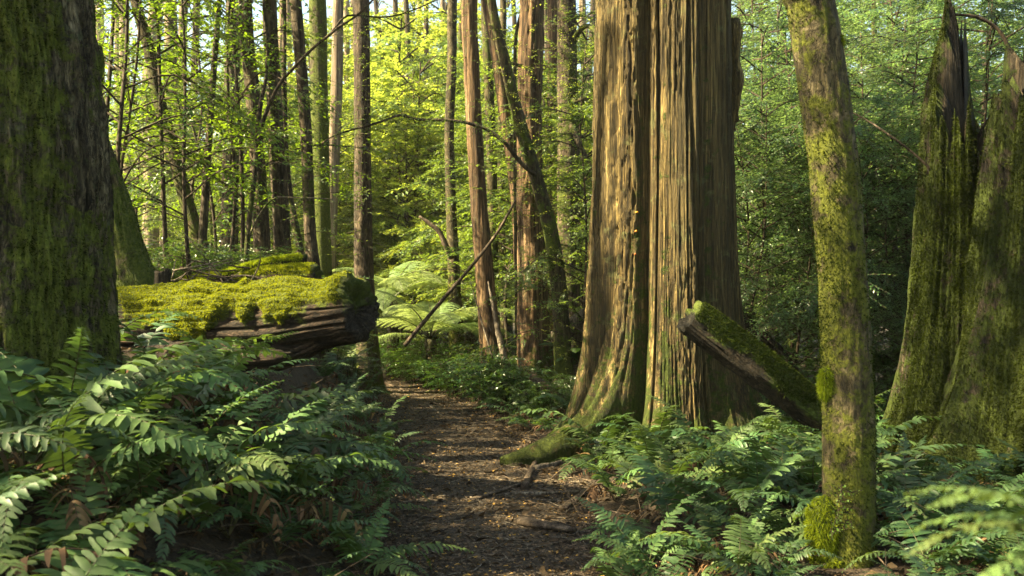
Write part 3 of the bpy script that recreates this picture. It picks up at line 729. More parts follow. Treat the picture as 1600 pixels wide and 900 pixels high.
QX, QY = 1.44, 9.35
def q_r(TH, Z):
    def circ(ox, oy, R):
        c = ox * np.cos(TH) + oy * np.sin(TH); q = ox * ox + oy * oy
        return c + np.sqrt(np.maximum(R * R - q + c * c, 0.0))
    a = circ(-0.31, 0.02, 0.335); b = circ(0.16, -0.02, 0.475)
    r = np.maximum(a, b)
    d = np.abs(a - b); r = r - 0.085 * np.exp(-(d / 0.05) ** 2)
    z = np.maximum(Z, 0)
    fl = 0.42 * np.exp(-z / 0.42) + 0.10 * np.exp(-z / 1.6)
    lob = 0.75 + 0.45 * np.cos(TH * 4 + 0.7) + 0.25 * np.cos(TH * 7 + 2)
    r = r * (0.955 + fl * np.clip(lob, 0.2, 1.6)) * (1 - 0.004 * z)
    for t0, sg, amp, h in ((math.atan2(-0.62, -1.30), 0.17, 1.05, 0.30), (math.atan2(-0.85, -0.30), 0.22, 0.32, 0.35), (math.atan2(-0.6, 0.6), 0.26, 0.25, 0.5), (0.1, 0.25, 0.4, 0.4), (2.6, 0.25, 0.4, 0.4)):
        dt = (TH - t0 + np.pi) % (2 * np.pi) - np.pi
        dt = dt - 0.10 * np.sin(z * 3)
        r = r + amp * (np.exp(-z / h) * 0.8 + 0.2 * np.exp(-z / 0.9)) * np.exp(-(dt / (sg * (1 + 0.9 * np.clip(z, 0, 1.5)))) ** 2)
    return r
def q_d(TH, Z, R):
    x, y = np.cos(TH), np.sin(TH)
    f1 = vnoise(np.stack([x * 3.0, y * 3.0, Z * 0.10], -1), 71)
    f2 = fbm(np.stack([x * 2.7 + 0.05 * Z, y * 2.7, Z * 0.13], -1), 2, 72)
    f3 = fbm(np.stack([x * 24, y * 24, Z * 0.24], -1), 4, 73) * (0.45 + 0.9 * np.clip(vnoise(np.stack([x * 3, y * 3, Z * 0.5], -1), 79) + 0.4, 0, 1))
    f4 = fbm(np.stack([x * 40, y * 40, Z * 7.0], -1), 3, 74)
    groove = -0.05 * np.exp(-(f2 / 0.03) ** 2)
    plate = 0.013 * np.tanh(f4 * 6)
    fine = 0.011 * fbm(np.stack([x * 70, y * 70, Z * 1.5], -1), 3, 75)
    return 0.06 * f1 + groove + 0.017 * f3 + plate * np.clip(0.55 + vnoise(np.stack([x * 2.5, y * 2.5, Z * 0.8], -1), 80), 0, 1) + fine
V, F, TH, Z = polar_trunk(0, 0, -0.3, 11.0, q_r, 520, 640, q_d, 1.35)
gq = float(ground_z(QX, QY))
tQ = root("giant_tree", (QX, QY, gq), "giant old tree with grooved brown trunk standing right of the path", "tree")
mo = 0.70 * np.exp(-np.maximum(Z, 0) / 1.3) + 0.08 + 0.42 * fbm(np.stack([np.cos(TH) * 7, np.sin(TH) * 7, Z * 0.35], -1), 3, 76)
g = Geo(); g.add(V, F, 0, np.clip(mo, 0, 1)); ob("trunk", g.build("trunk", [M['bark_main']]), tQ)
def q_surf(px, py):
    # a point on the front of the giant trunk under a place in the photograph
    x = (px - 800) / F_PX * 9.0 - QX
    best = None
    for th in np.linspace(np.pi, 2 * np.pi, 400):
        z = EYE - (py - 450) / F_PX * 8.95 - gq
        rr = float(q_r(np.array(th), np.array(z)))
        e = abs(rr * math.cos(th) - x)
        if best is None or e < best[0]: best = (e, th, rr, z)
    return np.array([best[2] * math.cos(best[1]), best[2] * math.sin(best[1]), best[3]]), best[1]
# hanging bark shards on the right side
for (pa_, pb_, wd) in (((1146, 30), (1150, 190), 0.07), ((1141, 100), (1146, 205), 0.05), ((1139, 250), (1141, 330), 0.035)):
    a = P(pa_[0], pa_[1], 9.32) - np.array([QX, QY, gq]); b = P(pb_[0], pb_[1], 9.28) - np.array([QX, QY, gq])
    c = catmull([a, (a + b) / 2 + np.array([0.012, 0, 0]), b], 14)
    tv = tube(c, np.array([wd * (0.75 + 0.25 * math.sin(k)) * (1 if k < 12 else 0.45) for k in range(14)]), 10)
    g = Geo(); g.add(bark_disp(tv[0], tv[2], tv[3], tv[4], tv[5], 0.02, 2, 9, 5), tv[1], 0)
    ob("bark_shard", g.build("bark_shard", [M['bark_main']]), tQ)
# buttress root running towards the path
for k, (px, py) in enumerate(((993, 330), (992, 360), (990, 396))):
    p, th = q_surf(px + 4, py); p = p * np.array([1.02, 1.02, 1])
    n = 14; a = np.linspace(0, np.pi, n); out = np.array([math.cos(th), math.sin(th), 0]); sd = np.array([-out[1], out[0], 0])
    rr = 0.019 * (1 - 0.2 * k)
    top = [p + out * rr * math.sin(t) + sd * rr * math.cos(t) for t in a]; bot = [q + np.array([0, 0, -0.012]) for q in top]
    V = np.array(top + bot + [p + np.array([0, 0, 0.012])])
    F = [np.array([[i_, i_ + 1, n + i_ + 1, n + i_] for i_ in range(n - 1)]), np.array([[i_ + 1, i_, 2 * n] for i_ in range(n - 1)]), np.array([list(range(n, 2 * n))])]
    o = ob("bracket_fungus", mesh("bracket_fungus", V - p, F, M['fungus']), None, p + np.array([QX, QY, gq]))
    tag(o, "%s small orange bracket fungus in the long groove of the giant tree" % ("topmost", "middle", "lowest")[k], "fungus", "orange bracket fungi on the giant tree")
cg = crown_geo((QX - 0.5, QY, 9.6), (5.0, 5.5, 2.2), 2300, 15, 0.085, 0.04, 99, base=np.array([QX, QY, 8.0]), limb_r=0.2)
ob("crown", cg.build("crown", [M['leaf_tall'], M['twig']], smooth=False, origin=(QX, QY, gq)), tQ)
trunk_sprays(tQ, [(928, 20), (932, 250), (925, 420)], 9.5, 26, 66, leaf='leaf_bright', L=0.03, W=0.014, tl=(0.12, 0.3))

# --- broken mossy snags on the right
def snag(kind, label, cx, cy, prof, topf, seed, ns=260, nz=240, moss=0.66, fl=0.06, tufts=60000, lobes=(5, 0.16), back=None):
    z0 = float(ground_z(cx, cy)); zz, rr = zip(*prof)
    def rf(TH, Z):
        b = np.interp(Z, zz, rr); low = np.exp(-np.maximum(Z, 0) / 0.5)
        return b * (1 + lobes[1] * np.cos(TH * lobes[0] + seed) * (0.35 + low) + 0.1 * np.cos(TH * 2 + seed * 2))
    def df(TH, Z, R):
        x, y = np.cos(TH), np.sin(TH)
        return fl * 1.2 * vnoise(np.stack([x * 2.6, y * 2.6, Z * 0.5], -1), seed) + fl * (0.7 - 1.6 * np.abs(fbm(np.stack([x * 7, y * 7, Z * 0.45], -1), 3, seed + 1))) + 0.02 * fbm(np.stack([x * 20, y * 20, Z * 5], -1), 3, seed + 2)
    V, F, TH, Z = polar_trunk(0, 0, -0.25, topf, rf, ns, nz, df)
    # the broken top closes inwards
    last = V[-ns:]; inner = last * np.array([0.45, 0.45, 1]) - np.array([0, 0, 0.22]); c = inner.mean(0, keepdims=True)
    n0 = len(V); j = np.arange(ns); j2 = (j + 1) % ns
    F2 = np.stack([n0 - ns + j, n0 - ns + j2, n0 + j2, n0 + j], -1); F3 = np.stack([n0 + j, n0 + j2, np.full(ns, n0 + ns)], -1)
    Vf = np.vstack([V, inner, c])
    mo = moss + 0.55 * fbm(np.stack([np.cos(TH) * 3, np.sin(TH) * 3, Z * 1.3], -1), 4, seed + 7) + 0.25 * np.exp(-np.maximum(Z, 0) / 0.8)
    mo = np.clip(mo, 0, 1)
    t = root(kind, (cx, cy, z0), label, "snag")
    g = Geo(); g.add(Vf, [F, F2, F3], 0, np.concatenate([mo, np.zeros(ns + 1)]))
    ob("trunk", g.build("trunk", [M['snag']]), t)
    moss_tufts(V, F, np.clip((mo - 0.42) * 2.4, 0, 1) * (Z > -0.05) * (np.sin(TH) < 0.55), tufts, 0.024, 0.0055, 'moss_dark', seed, parent=t)
    return t
def top_T(th):
    # one tall spire on the left half, lower jagged shoulder to the right
    a = np.cos(th - 2.0)
    j = 0.16 * vnoise(np.stack([np.cos(th) * 5, np.sin(th) * 5, th * 0], -1), 5) + 0.22 * vnoise(np.stack([np.cos(th) * 14, np.sin(th) * 14, th * 0], -1), 6)
    return 2.70 + 1.0 * sstep(-0.25, 0.75, a) + j * 1.2 - 0.35 * sstep(0.6, 1.0, np.cos(th))
tT = snag("tree_snag", "tall broken snag with a pointed spire covered in dark green moss", 3.87, 8.55,
          [(-0.3, 0.66), (0, 0.60), (0.35, 0.50), (0.7, 0.43), (1.25, 0.35), (1.8, 0.30), (2.4, 0.265), (3.0, 0.235), (3.4, 0.17), (3.8, 0.09)], top_T, 101)
g = Geo(); c = catmull([P(1462, 205, 8.6), P(1463, 150, 8.6), P(1469, 95, 8.6)], 14)
tv = tube(c, np.linspace(0.045, 0.01, 14), 10); g.add(bark_disp(tv[0], tv[2], tv[3], tv[4], tv[5], 0.02, 2, 6, 4), tv[1])
ob("splinter", g.build("splinter", [M['snag']], origin=tT.location), tT)
def top_U(th):
    j = 0.22 * vnoise(np.stack([np.cos(th) * 4, np.sin(th) * 4, th * 0], -1), 15) + 0.26 * vnoise(np.stack([np.cos(th) * 15, np.sin(th) * 15, th * 0], -1), 16)
    return 3.2 + 0.6 * np.cos(th - 0.4) + j
tU2 = snag("tree_snag", "broad hollow snag thickly furred with moss at the right edge", 4.12, 7.75,
           [(-0.3, 1.15), (0, 1.02), (0.3, 0.82), (0.7, 0.66), (1.2, 0.54), (1.8, 0.44), (2.3, 0.37), (2.8, 0.32), (3.4, 0.25)], top_U, 131, fl=0.09, moss=0.76, tufts=80000, lobes=(6, 0.15))

# ------------------------------------------------------------------ logs
def log(kind, label, pts, rad, mat, seed, amp=0.04, ns=96, n=200, mossf=None, tufts=0, tuft_mat='moss_log', endmat=None, group=None, end_at=-1, fa=2.4, fl=1.1, oval=1.0, tl=0.028, cap=0.0):
    c = catmull(np.column_stack([pts, rad]), n); R = c[:, 3]; c = c[:, :3]
    V, F, D, s, th, RR = tube(c, R, ns, caps=False)
    V = V + D * (RR * 0.10 * fbm(np.stack([np.cos(th) * 1.2, np.sin(th) * 1.2, s * 1.2], -1), 2, seed))[:, None]
    V = bark_disp(V, D, s, th, RR, amp, fa, fl, seed)
    V = V + D * (amp * 0.6 * (0.5 - 1.6 * np.abs(fbm(np.stack([np.cos(th) * fa * 2.4, np.sin(th) * fa * 2.4, s * fl * 1.6], -1), 3, seed + 9))))[:, None]
    nz = D[:, 2]
    mo = np.clip(mossf(V, nz, s), 0, 1)
    V = V + D * (cap * 1.3 * sstep(0.4, 0.9, mo) * fbm(V * 2.6, 2, seed + 6))[:, None]
    V = V + D * (cap * sstep(0.45, 0.8, mo) * (0.6 + 0.8 * (fbm(V * 7, 3, seed + 4) + 0.3)))[:, None]
    for e, sgn in ((0, -1), (n - 1, 1)):
        for q in range(4):
            a_ = (e - q * sgn) * ns; V[a_:a_ + ns] += unit(c[e] - c[e - sgn]) * (0.30 * R[e] * (1 - q / 4) * fbm(np.stack([np.cos(th[:ns]) * 2.5, np.sin(th[:ns]) * 2.5, th[:ns] * 0], -1), 3, seed + 11))[:, None]
    base = c[0].copy()
    t = root(kind, base, label, "log", group)
    g = Geo(); g.add(V, F[0], 0, mo); 
    ob("bark", g.build("bark", [M[mat]], origin=base), t)
    for e, sgn in ((0, -1), (n - 1, 1)):
        ring = V[e * ns:(e + 1) * ns]; cen = ring.mean(0); ax = unit(c[e] - c[e - sgn])
        rings = [ring]; 
        for q, (f, dd) in enumerate(((0.9, 0.03), (0.72, 0.035), (0.45, 0.0), (0.2, -0.02))):
            rg = cen + (ring - cen) * f + ax * (dd + 0.05 * fbm(ring * 14 + q * 3, 2, seed + e)[:, None])
            rings.append(rg)
        Vv = np.vstack(rings + [cen[None] - ax * 0.03]); j = np.arange(ns); j2 = (j + 1) % ns
        Fs = [np.concatenate([np.stack([q * ns + j, q * ns + j2, (q + 1) * ns + j2, (q + 1) * ns + j], -1) for q in range(4)]), np.stack([4 * ns + j, 4 * ns + j2, np.full(ns, 5 * ns)], -1)]
        if sgn < 0: Fs = [f[:, ::-1] for f in Fs]
        g = Geo(); g.add(Vv, Fs, 0, np.clip(0.35 + 0.75 * (Vv[:, 2] - cen[2]) / R[e], 0, 1)); ob("cut_end", g.build("cut_end", [M[endmat or mat]], origin=base), t)
    if tufts:
        moss_tufts(V, F[0], sstep(0.5, 0.75, mo), tufts, tl, 0.005, tuft_mat, seed, droop=0.25, parent=t, origin=base, up=0.45)
    return t
def moss_front(V, nz, s):
    nn = 1.15 * fbm(V * np.array([4.2, 2.0, 0.8]), 3, 44) + 0.35 * fbm(V * 9, 2, 45)
    return 0.40 + 0.85 * nz + nn
tL = log("mossy_log", "thick rotting log capped with bright yellow-green moss and charred at its end",
         [P(110, 510, 8.1), P(200, 506, 7.9), P(320, 506, 7.65), P(430, 502, 7.4), P(510, 492, 7.2), P(560, 486, 7.05)],
         [0.24, 0.245, 0.24, 0.23, 0.205, 0.185], 'logwood', 51, amp=0.055, ns=150, n=300, mossf=moss_front, tufts=80000, endmat='charred', fa=4.2, fl=0.7, cap=0.05, tl=0.013)
# lower rotten half of the same log: dark wood hanging under the moss
g = Geo(); c = catmull([P(240, 560, 7.6), P(360, 556, 7.4), P(460, 546, 7.25), P(520, 524, 7.1)], 120)
tv = tube(c, np.interp(np.linspace(0, 1, 120), [0, 0.2, 0.7, 1], [0.12, 0.16, 0.12, 0.04]), 60)
V = bark_disp(tv[0], tv[2], tv[3], tv[4], tv[5], 0.06, 3.5, 0.9, 52); g.add(V, tv[1], 0, moss_field(V, -0.1))
ob("rotten_underside", g.build("rotten_underside", [M['logwood']], origin=tL.location), tL)
# moss spike
g = Geo(); c = catmull([P(374, 470, 7.45), P(380, 450, 7.42), P(388, 436, 7.42)], 14)
tv = tube(c, np.linspace(0.075, 0.025, 14), 16); V = bark_disp(tv[0], tv[2], tv[3], tv[4], tv[5], 0.02, 2, 5, 3); g.add(V, tv[1], 0, np.ones(len(V)))
o = ob("moss_knob", g.build("moss_knob", [M['logwood']], origin=tL.location), tL)
moss_tufts(V, tv[1][0], np.ones(len(V)), 1800, 0.025, 0.005, 'moss_log', 7, parent=o, origin=tL.location, up=0.5)
g = Geo(); c = catmull([P(536, 452, 7.1), P(537, 436, 7.1), P(535, 428, 7.1)], 10)
tv = tube(c, np.linspace(0.06, 0.03, 10), 14); V = bark_disp(tv[0], tv[2], tv[3], tv[4], tv[5], 0.02, 2, 5, 3); g.add(V, tv[1], 0, np.ones(len(V)))
o = ob("moss_knob", g.build("moss_knob", [M['logwood']], origin=tL.location), tL)
moss_tufts(V, tv[1][0], np.ones(len(V)), 1500, 0.025, 0.005, 'moss_log', 8, parent=o, origin=tL.location, up=0.5)
mf2 = lambda V, nz, s: 0.45 + 0.8 * nz + 0.4 * fbm(V * 3, 3, 46)
log("mossy_log", "thin mossy log lying on top of the lower log behind", [P(300, 452, 9.4), P(360, 430, 9.4), P(420, 415, 9.5), P(472, 407, 9.6)], [0.045, 0.055, 0.065, 0.06], 'logwood', 53, amp=0.02, ns=36, n=90, mossf=mf2, tufts=9000, endmat='charred', tl=0.03)
log("mossy_log", "short dark log with green moss top under the thin mossy log", [P(270, 455, 9.6), P(350, 446, 9.5), P(430, 438, 9.4), P(492, 434, 9.35)], [0.10, 0.12, 0.125, 0.115], 'logwood', 54, amp=0.04, ns=60, n=120, mossf=mf2, tufts=16000, endmat='charred', tl=0.03)
mf3 = lambda V, nz, s: 0.66 + 0.75 * nz + 0.35 * fbm(V * 3.2, 3, 47)
log("leaning_log", "sawn mossy log leaning down from the giant tree towards the ferns", [P(1082, 496, 8.05), P(1130, 532, 8.05), P(1190, 578, 8.05), P(1270, 640, 8.1), P(1340, 690, 8.15)], [0.13, 0.138, 0.14, 0.135, 0.135], 'leanwood', 55, amp=0.03, ns=100, n=200, mossf=mf3, tufts=16000, tuft_mat='moss_dark', endmat='cutwood', fa=3, fl=1.2)
log("leaning_log", "dark bare log slanting behind the sawn leaning log", [P(1140, 490, 10.8), P(1200, 545, 10.8), P(1260, 620, 10.8), P(1300, 670, 10.8)], [0.10, 0.11, 0.11, 0.1], 'leanwood', 56, amp=0.03, ns=40, n=90, mossf=lambda V, nz, s: 0.1 + 0.4 * nz + 0.3 * fbm(V * 3, 3, 47))
log("fallen_log", "grey bare log slanting behind the giant tree's left edge", [P(860, 535, 13.6), P(900, 505, 13.4), P(950, 468, 13.2)], [0.10, 0.10, 0.095], 'greywood', 57, amp=0.02, ns=32, n=60, mossf=lambda V, nz, s: 0.0 * nz)
# short post-like stump behind the log
g = Geo(); b = P(255, 462, 8.0); c = catmull([b - np.array([0, 0, 0.35]), b, b + np.array([0.0, 0, 0.2])], 24)
tv = tube(c, 0.062, 30); V = bark_disp(tv[0], tv[2], tv[3], tv[4], tv[5], 0.03, 2.5, 2, 58); V[-30:, 2] += 0.05 * vnoise(V[-30:] * 30, 3)
g.add(V, tv[1], 0, moss_field(V, 0.1)); tag(ob("stump", g.build("stump", [M['snag']], origin=c[0]), None, c[0]), "small dark splintered stump between the leaning mossy trunk and the log", "stump")
# moss tufts of the slim trunk
for (px, py, ry, rz, n) in ((1291, 596, 0.035, 0.085, 2600), (1288, 832, 0.085, 0.20, 9000), (1300, 880, 0.11, 0.06, 4200), (1311, 62, 0.02, 0.03, 400)):
    c = P(px, py, 5.2); th = np.linspace(0, np.pi, 14); ph = np.linspace(0, 2 * np.pi, 18, endpoint=False)
    V = np.array([[ry * math.sin(t) * math.cos(p), 0.8 * ry * math.sin(t) * math.sin(p), rz * math.cos(t)] for t in th for p in ph])
    V = V * (1 + 0.35 * fbm(V * 25 + px, 3, 4))[:, None] + c
    i_ = np.arange(13)[:, None] * 18; j = np.arange(18)[None]; F = np.stack([i_ + j, i_ + 18 + j, i_ + 18 + (j + 1) % 18, i_ + (j + 1) % 18], -1).reshape(-1, 4)
    g = Geo(); g.add(V, F, 0, np.ones(len(V))); o = ob("moss_tuft", g.build("moss_tuft", [M['bark_mossy']], origin=T_S.location), T_S)
    moss_tufts(V, F, np.ones(len(V)), n, 0.022, 0.0035, 'moss_log', px, parent=o, origin=T_S.location, name="moss_fur", droop=0.5)
r = np.random.default_rng(5); n = 46
st = np.stack([r.normal(0, 0.03, n), r.normal(0, 0.01, n) - 0.12, r.uniform(-0.1, 0.14, n)], -1) + P(1305, 790, 5.2)
lf(T_S, st, np.stack([r.normal(0, 1, n), np.full(n, -0.6), r.normal(0, 1, n)], -1), 0.05, 3, 0.022, 0.014, 'leaf_bright', r, np.array(T_S.location), name="clinging_leaves")

# ------------------------------------------------------------------ fallen branches and splinters
def stick(kind, label, pts, r0, r1, mat, seed, cat="branch", group=None, ns=8, amp=0.2, flat=1.0):
    n = max(8, int(np.linalg.norm(np.diff(np.asarray(pts), axis=0), axis=1).sum() / 0.05)); n = min(n, 70)
    c = catmull(pts, n); tv = tube(c, np.linspace(r0, r1, n), ns)
    V = bark_disp(tv[0], tv[2], tv[3], tv[4], tv[5], r0 * amp * 1.5, 1.5, 6, seed)
    if flat < 1:
        up = np.array([0, 0, 1.0]); k_ = (tv[2] @ up) * tv[5] * (1 - flat); V = V - k_[:, None] * up
    g = Geo(); g.add(V, tv[1], 0); base = np.asarray(pts[0], float)
    return tag(ob(kind, g.build(kind, [M[mat]], origin=base), None, base), label, cat, group)
stick("dead_branch", "long bare pole leaning across the tree ferns against the wide stripped trunk", [P(632, 540, 13.0), P(680, 482, 12.9), P(740, 412, 12.8), P(778, 362, 12.8), P(806, 312, 12.8)], 0.028, 0.015, 'stickwood', 1)
stick("wood_splinter", "pale splintered slab propped against the foot of the reddish trunk", [P(792, 575, 13.4), P(781, 530, 13.5), P(771, 480, 13.6), P(763, 440, 13.7)], 0.055, 0.012, 'greywood', 2, "splinter")
stick("dead_branch", "thin pale stick propped beside the splintered slab", [P(770, 560, 13.3), P(752, 500, 13.4), P(735, 440, 13.5)], 0.014, 0.006, 'greywood', 3)
stick("dead_branch", "broken pale-tipped dead limb hanging left of the lichen-speckled narrow trunk", [P(706, 402, 16.4), P(697, 384, 16.3), P(686, 362, 16.3), P(672, 350, 16.3), P(655, 338, 16.3)], 0.06, 0.02, 'stickwood', 4)
stick("dead_branch", "dark slanting branch lying in the shrubs left of the giant tree", [P(832, 590, 11.5), P(860, 610, 11.3), P(895, 636, 11.0)], 0.05, 0.03, 'bark_brown', 5)
stick("dead_branch", "thin arching dead branch between the slim mottled trunk and the tall snag", [P(1458, 268, 8.5), P(1425, 238, 8.5), P(1385, 208, 8.5), P(1340, 180, 8.6), P(1300, 165, 8.7)], 0.011, 0.006, 'stickwood', 6)

stick("dead_branch", "curved bare grey stem hooking left above the broad hollow snag", [P(1594, 300, 8.6), P(1592, 190, 8.6), P(1584, 110, 8.6), P(1566, 55, 8.6), P(1530, 28, 8.6), P(1480, 22, 8.6)], 0.03, 0.010, 'twig', 8)
stick("dead_branch", "bare twig crossing between the two broken snags near their tops", [P(1592, 150, 8.7), P(1560, 148, 8.7), P(1530, 165, 8.8)], 0.014, 0.007, 'stickwood', 9)

# ------------------------------------------------------------------ understorey saplings (a few kinds, copied)
def sapling_proto(kind, H, spread, nb, tw, k, L, W, leaf, seed, stem_r=0.02, z0=0.2, el=(0.1, 0.6), fold=0.0, tl=(0.25, 0.5), bmat='twig', droop=0.15):
    r = np.random.default_rng(seed)
    stem = np.array([[0, 0, -0.1], [0, 0, 0.25 * H], [0, 0, 0.6 * H], [0, 0, H]], float); stem[1:, :2] += np.cumsum(r.normal(0, 0.045 * H, (3, 2)), 0) * 0.7
    c = catmull(stem, 30)
    t = root(kind, (0, 0, 0), "x", "tree")
    tv = tube(c, np.linspace(stem_r, stem_r * 0.25, 30), 8); g = Geo(); g.add(bark_disp(tv[0], tv[2], tv[3], tv[4], tv[5], stem_r * 0.3, 1.2, 5, seed), tv[1], 0, np.full(len(tv[0]), 0.2))
    ob("trunk", g.build("trunk", [M[bmat]]), t)
    g = Geo(); ST, TD, TL = [], [], []
    for b in range(nb):
        u = z0 + (1 - z0) * (b + r.random()) / nb; p0 = c[int(u * 29)]
        az = b * 2.4 + r.normal(0, 0.4); e = r.uniform(*el); ln = spread * (1.05 - 0.65 * max(0, u - 0.35)) * r.uniform(0.6, 1.15)
        d = np.array([math.cos(az) * math.cos(e), math.sin(az) * math.cos(e), math.sin(e)])
        p1 = p0 + d * ln * 0.5 + np.append(r.normal(0, 0.05, 2), 0.03 * ln); p2 = p0 + d * ln + np.array([0, 0, -droop * ln * 1.5]) + r.normal(0, 0.06, 3)
        bc = catmull([p0, p1, p2], 10); tb = tube(bc, np.linspace(stem_r * 0.45, 0.003, 10), 5); g.add(tb[0], tb[1], 1)
        i_ = np.clip((r.random(tw) ** 0.7 * 9.4).astype(int) + 1, 1, 9); T = unit(np.gradient(bc, axis=0))[i_]
        sd = np.cross(T, [0, 0, 1.0]) * r.choice([-1, 1], (tw, 1)) * r.uniform(0.3, 1.1, (tw, 1)) + T * 0.8 + r.normal(0, 0.22, (tw, 3))
        ST.append(bc[i_] + r.normal(0, 0.04, (tw, 3))); TD.append(sd); TL.append(r.uniform(*tl, tw) * (0.7 + 0.3 * spread))
    ST, TD, TL = np.vstack(ST), unit(np.vstack(TD)), np.concatenate(TL)
    pos, d, nn, l, ww = twig_leaves(ST, TD, TL, k, L, W, r, droop=droop)
    V, F = leaves(pos, d, nn, l, ww, fold); g.add(V, F, 0); twig_stems(g, ST, TD, TL, 0.003, 1, droop)
    ob("crown", g.build("crown", [M[leaf], M[bmat]], smooth=False), t)
    return t
PROTO = {}
def place(key, px, Y, rz=None, sc=1.0, label="", group=None, cat=None, dz=0.0, builder=None):
    x = (px - 800) / F_PX * Y; z = float(ground_z(x, Y)) + dz
    rz = random.uniform(0, 6.28) if rz is None else rz
    src, used = PROTO[key]
    if not used:
        PROTO[key][1] = True
        src.location = (x, Y, z); src.rotation_euler = (0, 0, rz); src.scale = (sc, sc, sc) if np.isscalar(sc) else sc
        src["label"] = label
        if group: src["group"] = group
        return src
    return copy_thing(src, (x, Y, z), rz, sc, label, group)
for k_, a in {
    'broad1': dict(H=4.6, spread=1.25, nb=22, tw=9, k=11, L=0.085, W=0.036, leaf='leaf_broad', seed=1, stem_r=0.025, fold=0.12),
    'broad2': dict(H=3.8, spread=1.2, nb=20, tw=9, k=10, L=0.078, W=0.034, leaf='leaf_broad', seed=2, stem_r=0.02, fold=0.12),
    'beech1': dict(H=6.0, spread=1.7, nb=42, tw=26, k=18, L=0.058, W=0.031, leaf='leaf_beech', seed=3, stem_r=0.04),
    'beech2': dict(H=4.6, spread=1.5, nb=36, tw=24, k=18, L=0.054, W=0.029, leaf='leaf_beech', seed=4, stem_r=0.03),
    'cool1': dict(H=5.4, spread=1.6, nb=40, tw=24, k=17, L=0.054, W=0.030, leaf='leaf_blue', seed=5, stem_r=0.03),
    'cool2': dict(H=3.6, spread=1.4, nb=36, tw=26, k=16, L=0.050, W=0.028, leaf='leaf_blue', seed=6, stem_r=0.02),
    'bright1': dict(H=6.5, spread=2.0, nb=44, tw=24, k=16, L=0.10, W=0.05, leaf='leaf_bright', seed=7, stem_r=0.05),
    'bright2': dict(H=5.0, spread=1.9, nb=40, tw=24, k=16, L=0.09, W=0.046, leaf='leaf_bright', seed=8, stem_r=0.04)}.items():
    PROTO[k_] = [sapling_proto("sapling" if a['H'] < 4.7 else "understorey_tree", **a), False]
SAP = []
def many(key, pxs, Ys, scs, label, group):
    for px, Y, sc in zip(pxs, Ys, scs): place(key, px, Y, None, sc, label, group)
many('broad1', [205, 262, 352, 185, 300, 380], [9.2, 10.2, 11.4, 10.4, 9.6, 11.9], [1.0, 1.05, 0.95, 1.15, 0.9, 1.2], "broad-leaved sapling with backlit leaves between the huge left trunk and the twin dark trunks", "backlit broad-leaved saplings behind the log")
many('broad2', [175, 300, 450, 340], [9.8, 11.8, 13.2, 13], [1.0, 1.05, 0.9, 1.2], "lower broad-leaved sapling with backlit leaves at the foot of the left leaning trunks", "low backlit broad-leaved saplings behind the log")
many('beech1', [480, 530, 600, 665, 570, 640], [23, 24, 24, 22, 21, 26], [1.0, 1.0, 1.1, 0.9, 0.8, 1.2], "small-leaved understorey tree in the sunny gap right of the brown trunk behind the log", "understorey trees in the sunny gap behind the tree ferns")
many('beech2', [800, 862, 905, 780, 915, 845, 885], [16.4, 16.8, 15.6, 19.5, 12.6, 18, 20], [1.1, 1.0, 1.2, 1.2, 0.8, 1.3, 1.5], "small-leaved understorey tree crowding between the reddish trunk and the giant tree", "understorey trees left of the giant tree")
rr_ = random.Random(4)
Yb = [25 + 12 * rr_.random() for _ in range(14)]; Xb = [440 + 490 * (k + rr_.random()) / 14 for k in range(14)]
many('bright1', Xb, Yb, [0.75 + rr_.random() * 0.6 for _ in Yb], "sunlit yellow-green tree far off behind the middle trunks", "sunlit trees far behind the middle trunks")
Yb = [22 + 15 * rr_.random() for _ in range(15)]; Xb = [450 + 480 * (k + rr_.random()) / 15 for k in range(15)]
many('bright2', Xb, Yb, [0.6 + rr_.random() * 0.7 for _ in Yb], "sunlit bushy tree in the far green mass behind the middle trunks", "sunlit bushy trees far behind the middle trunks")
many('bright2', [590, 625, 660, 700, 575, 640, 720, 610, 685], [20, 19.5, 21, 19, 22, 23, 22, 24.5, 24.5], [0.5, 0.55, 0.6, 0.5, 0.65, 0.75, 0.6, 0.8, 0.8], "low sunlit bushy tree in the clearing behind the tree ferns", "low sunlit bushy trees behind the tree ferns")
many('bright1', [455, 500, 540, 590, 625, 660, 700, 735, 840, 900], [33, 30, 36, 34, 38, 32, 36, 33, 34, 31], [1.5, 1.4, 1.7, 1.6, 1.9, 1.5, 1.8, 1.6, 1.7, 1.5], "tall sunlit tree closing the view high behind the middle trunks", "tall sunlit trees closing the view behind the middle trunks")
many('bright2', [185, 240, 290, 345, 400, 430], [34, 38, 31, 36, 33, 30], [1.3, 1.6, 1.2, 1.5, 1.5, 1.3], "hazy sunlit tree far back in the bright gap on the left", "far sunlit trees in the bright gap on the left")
many('beech2', [170, 215, 330, 395, 300, 430, 255], [16, 19, 21, 20, 22, 24, 26], [0.9, 1.0, 1.0, 1.1, 1.2, 1.4, 1.3], "thin-leaved understorey tree in the bright gap left of the twin dark trunks", "understorey trees in the bright gap on the left")
many('cool1', [1175, 1222, 1245, 1360, 1400, 1430, 1200, 1160, 1570, 1380, 1470, 1260, 1530], [12.4, 13.6, 15.5, 12.2, 13.5, 11.4, 17.5, 20, 10.5, 17, 15, 22, 13], [0.85, 0.9, 1.0, 0.85, 0.95, 0.8, 1.2, 1.4, 0.9, 1.25, 1.1, 1.6, 1.0], "small-leaved cool green tree in the dense thicket right of the giant tree", "cool green thicket trees right of the giant tree")
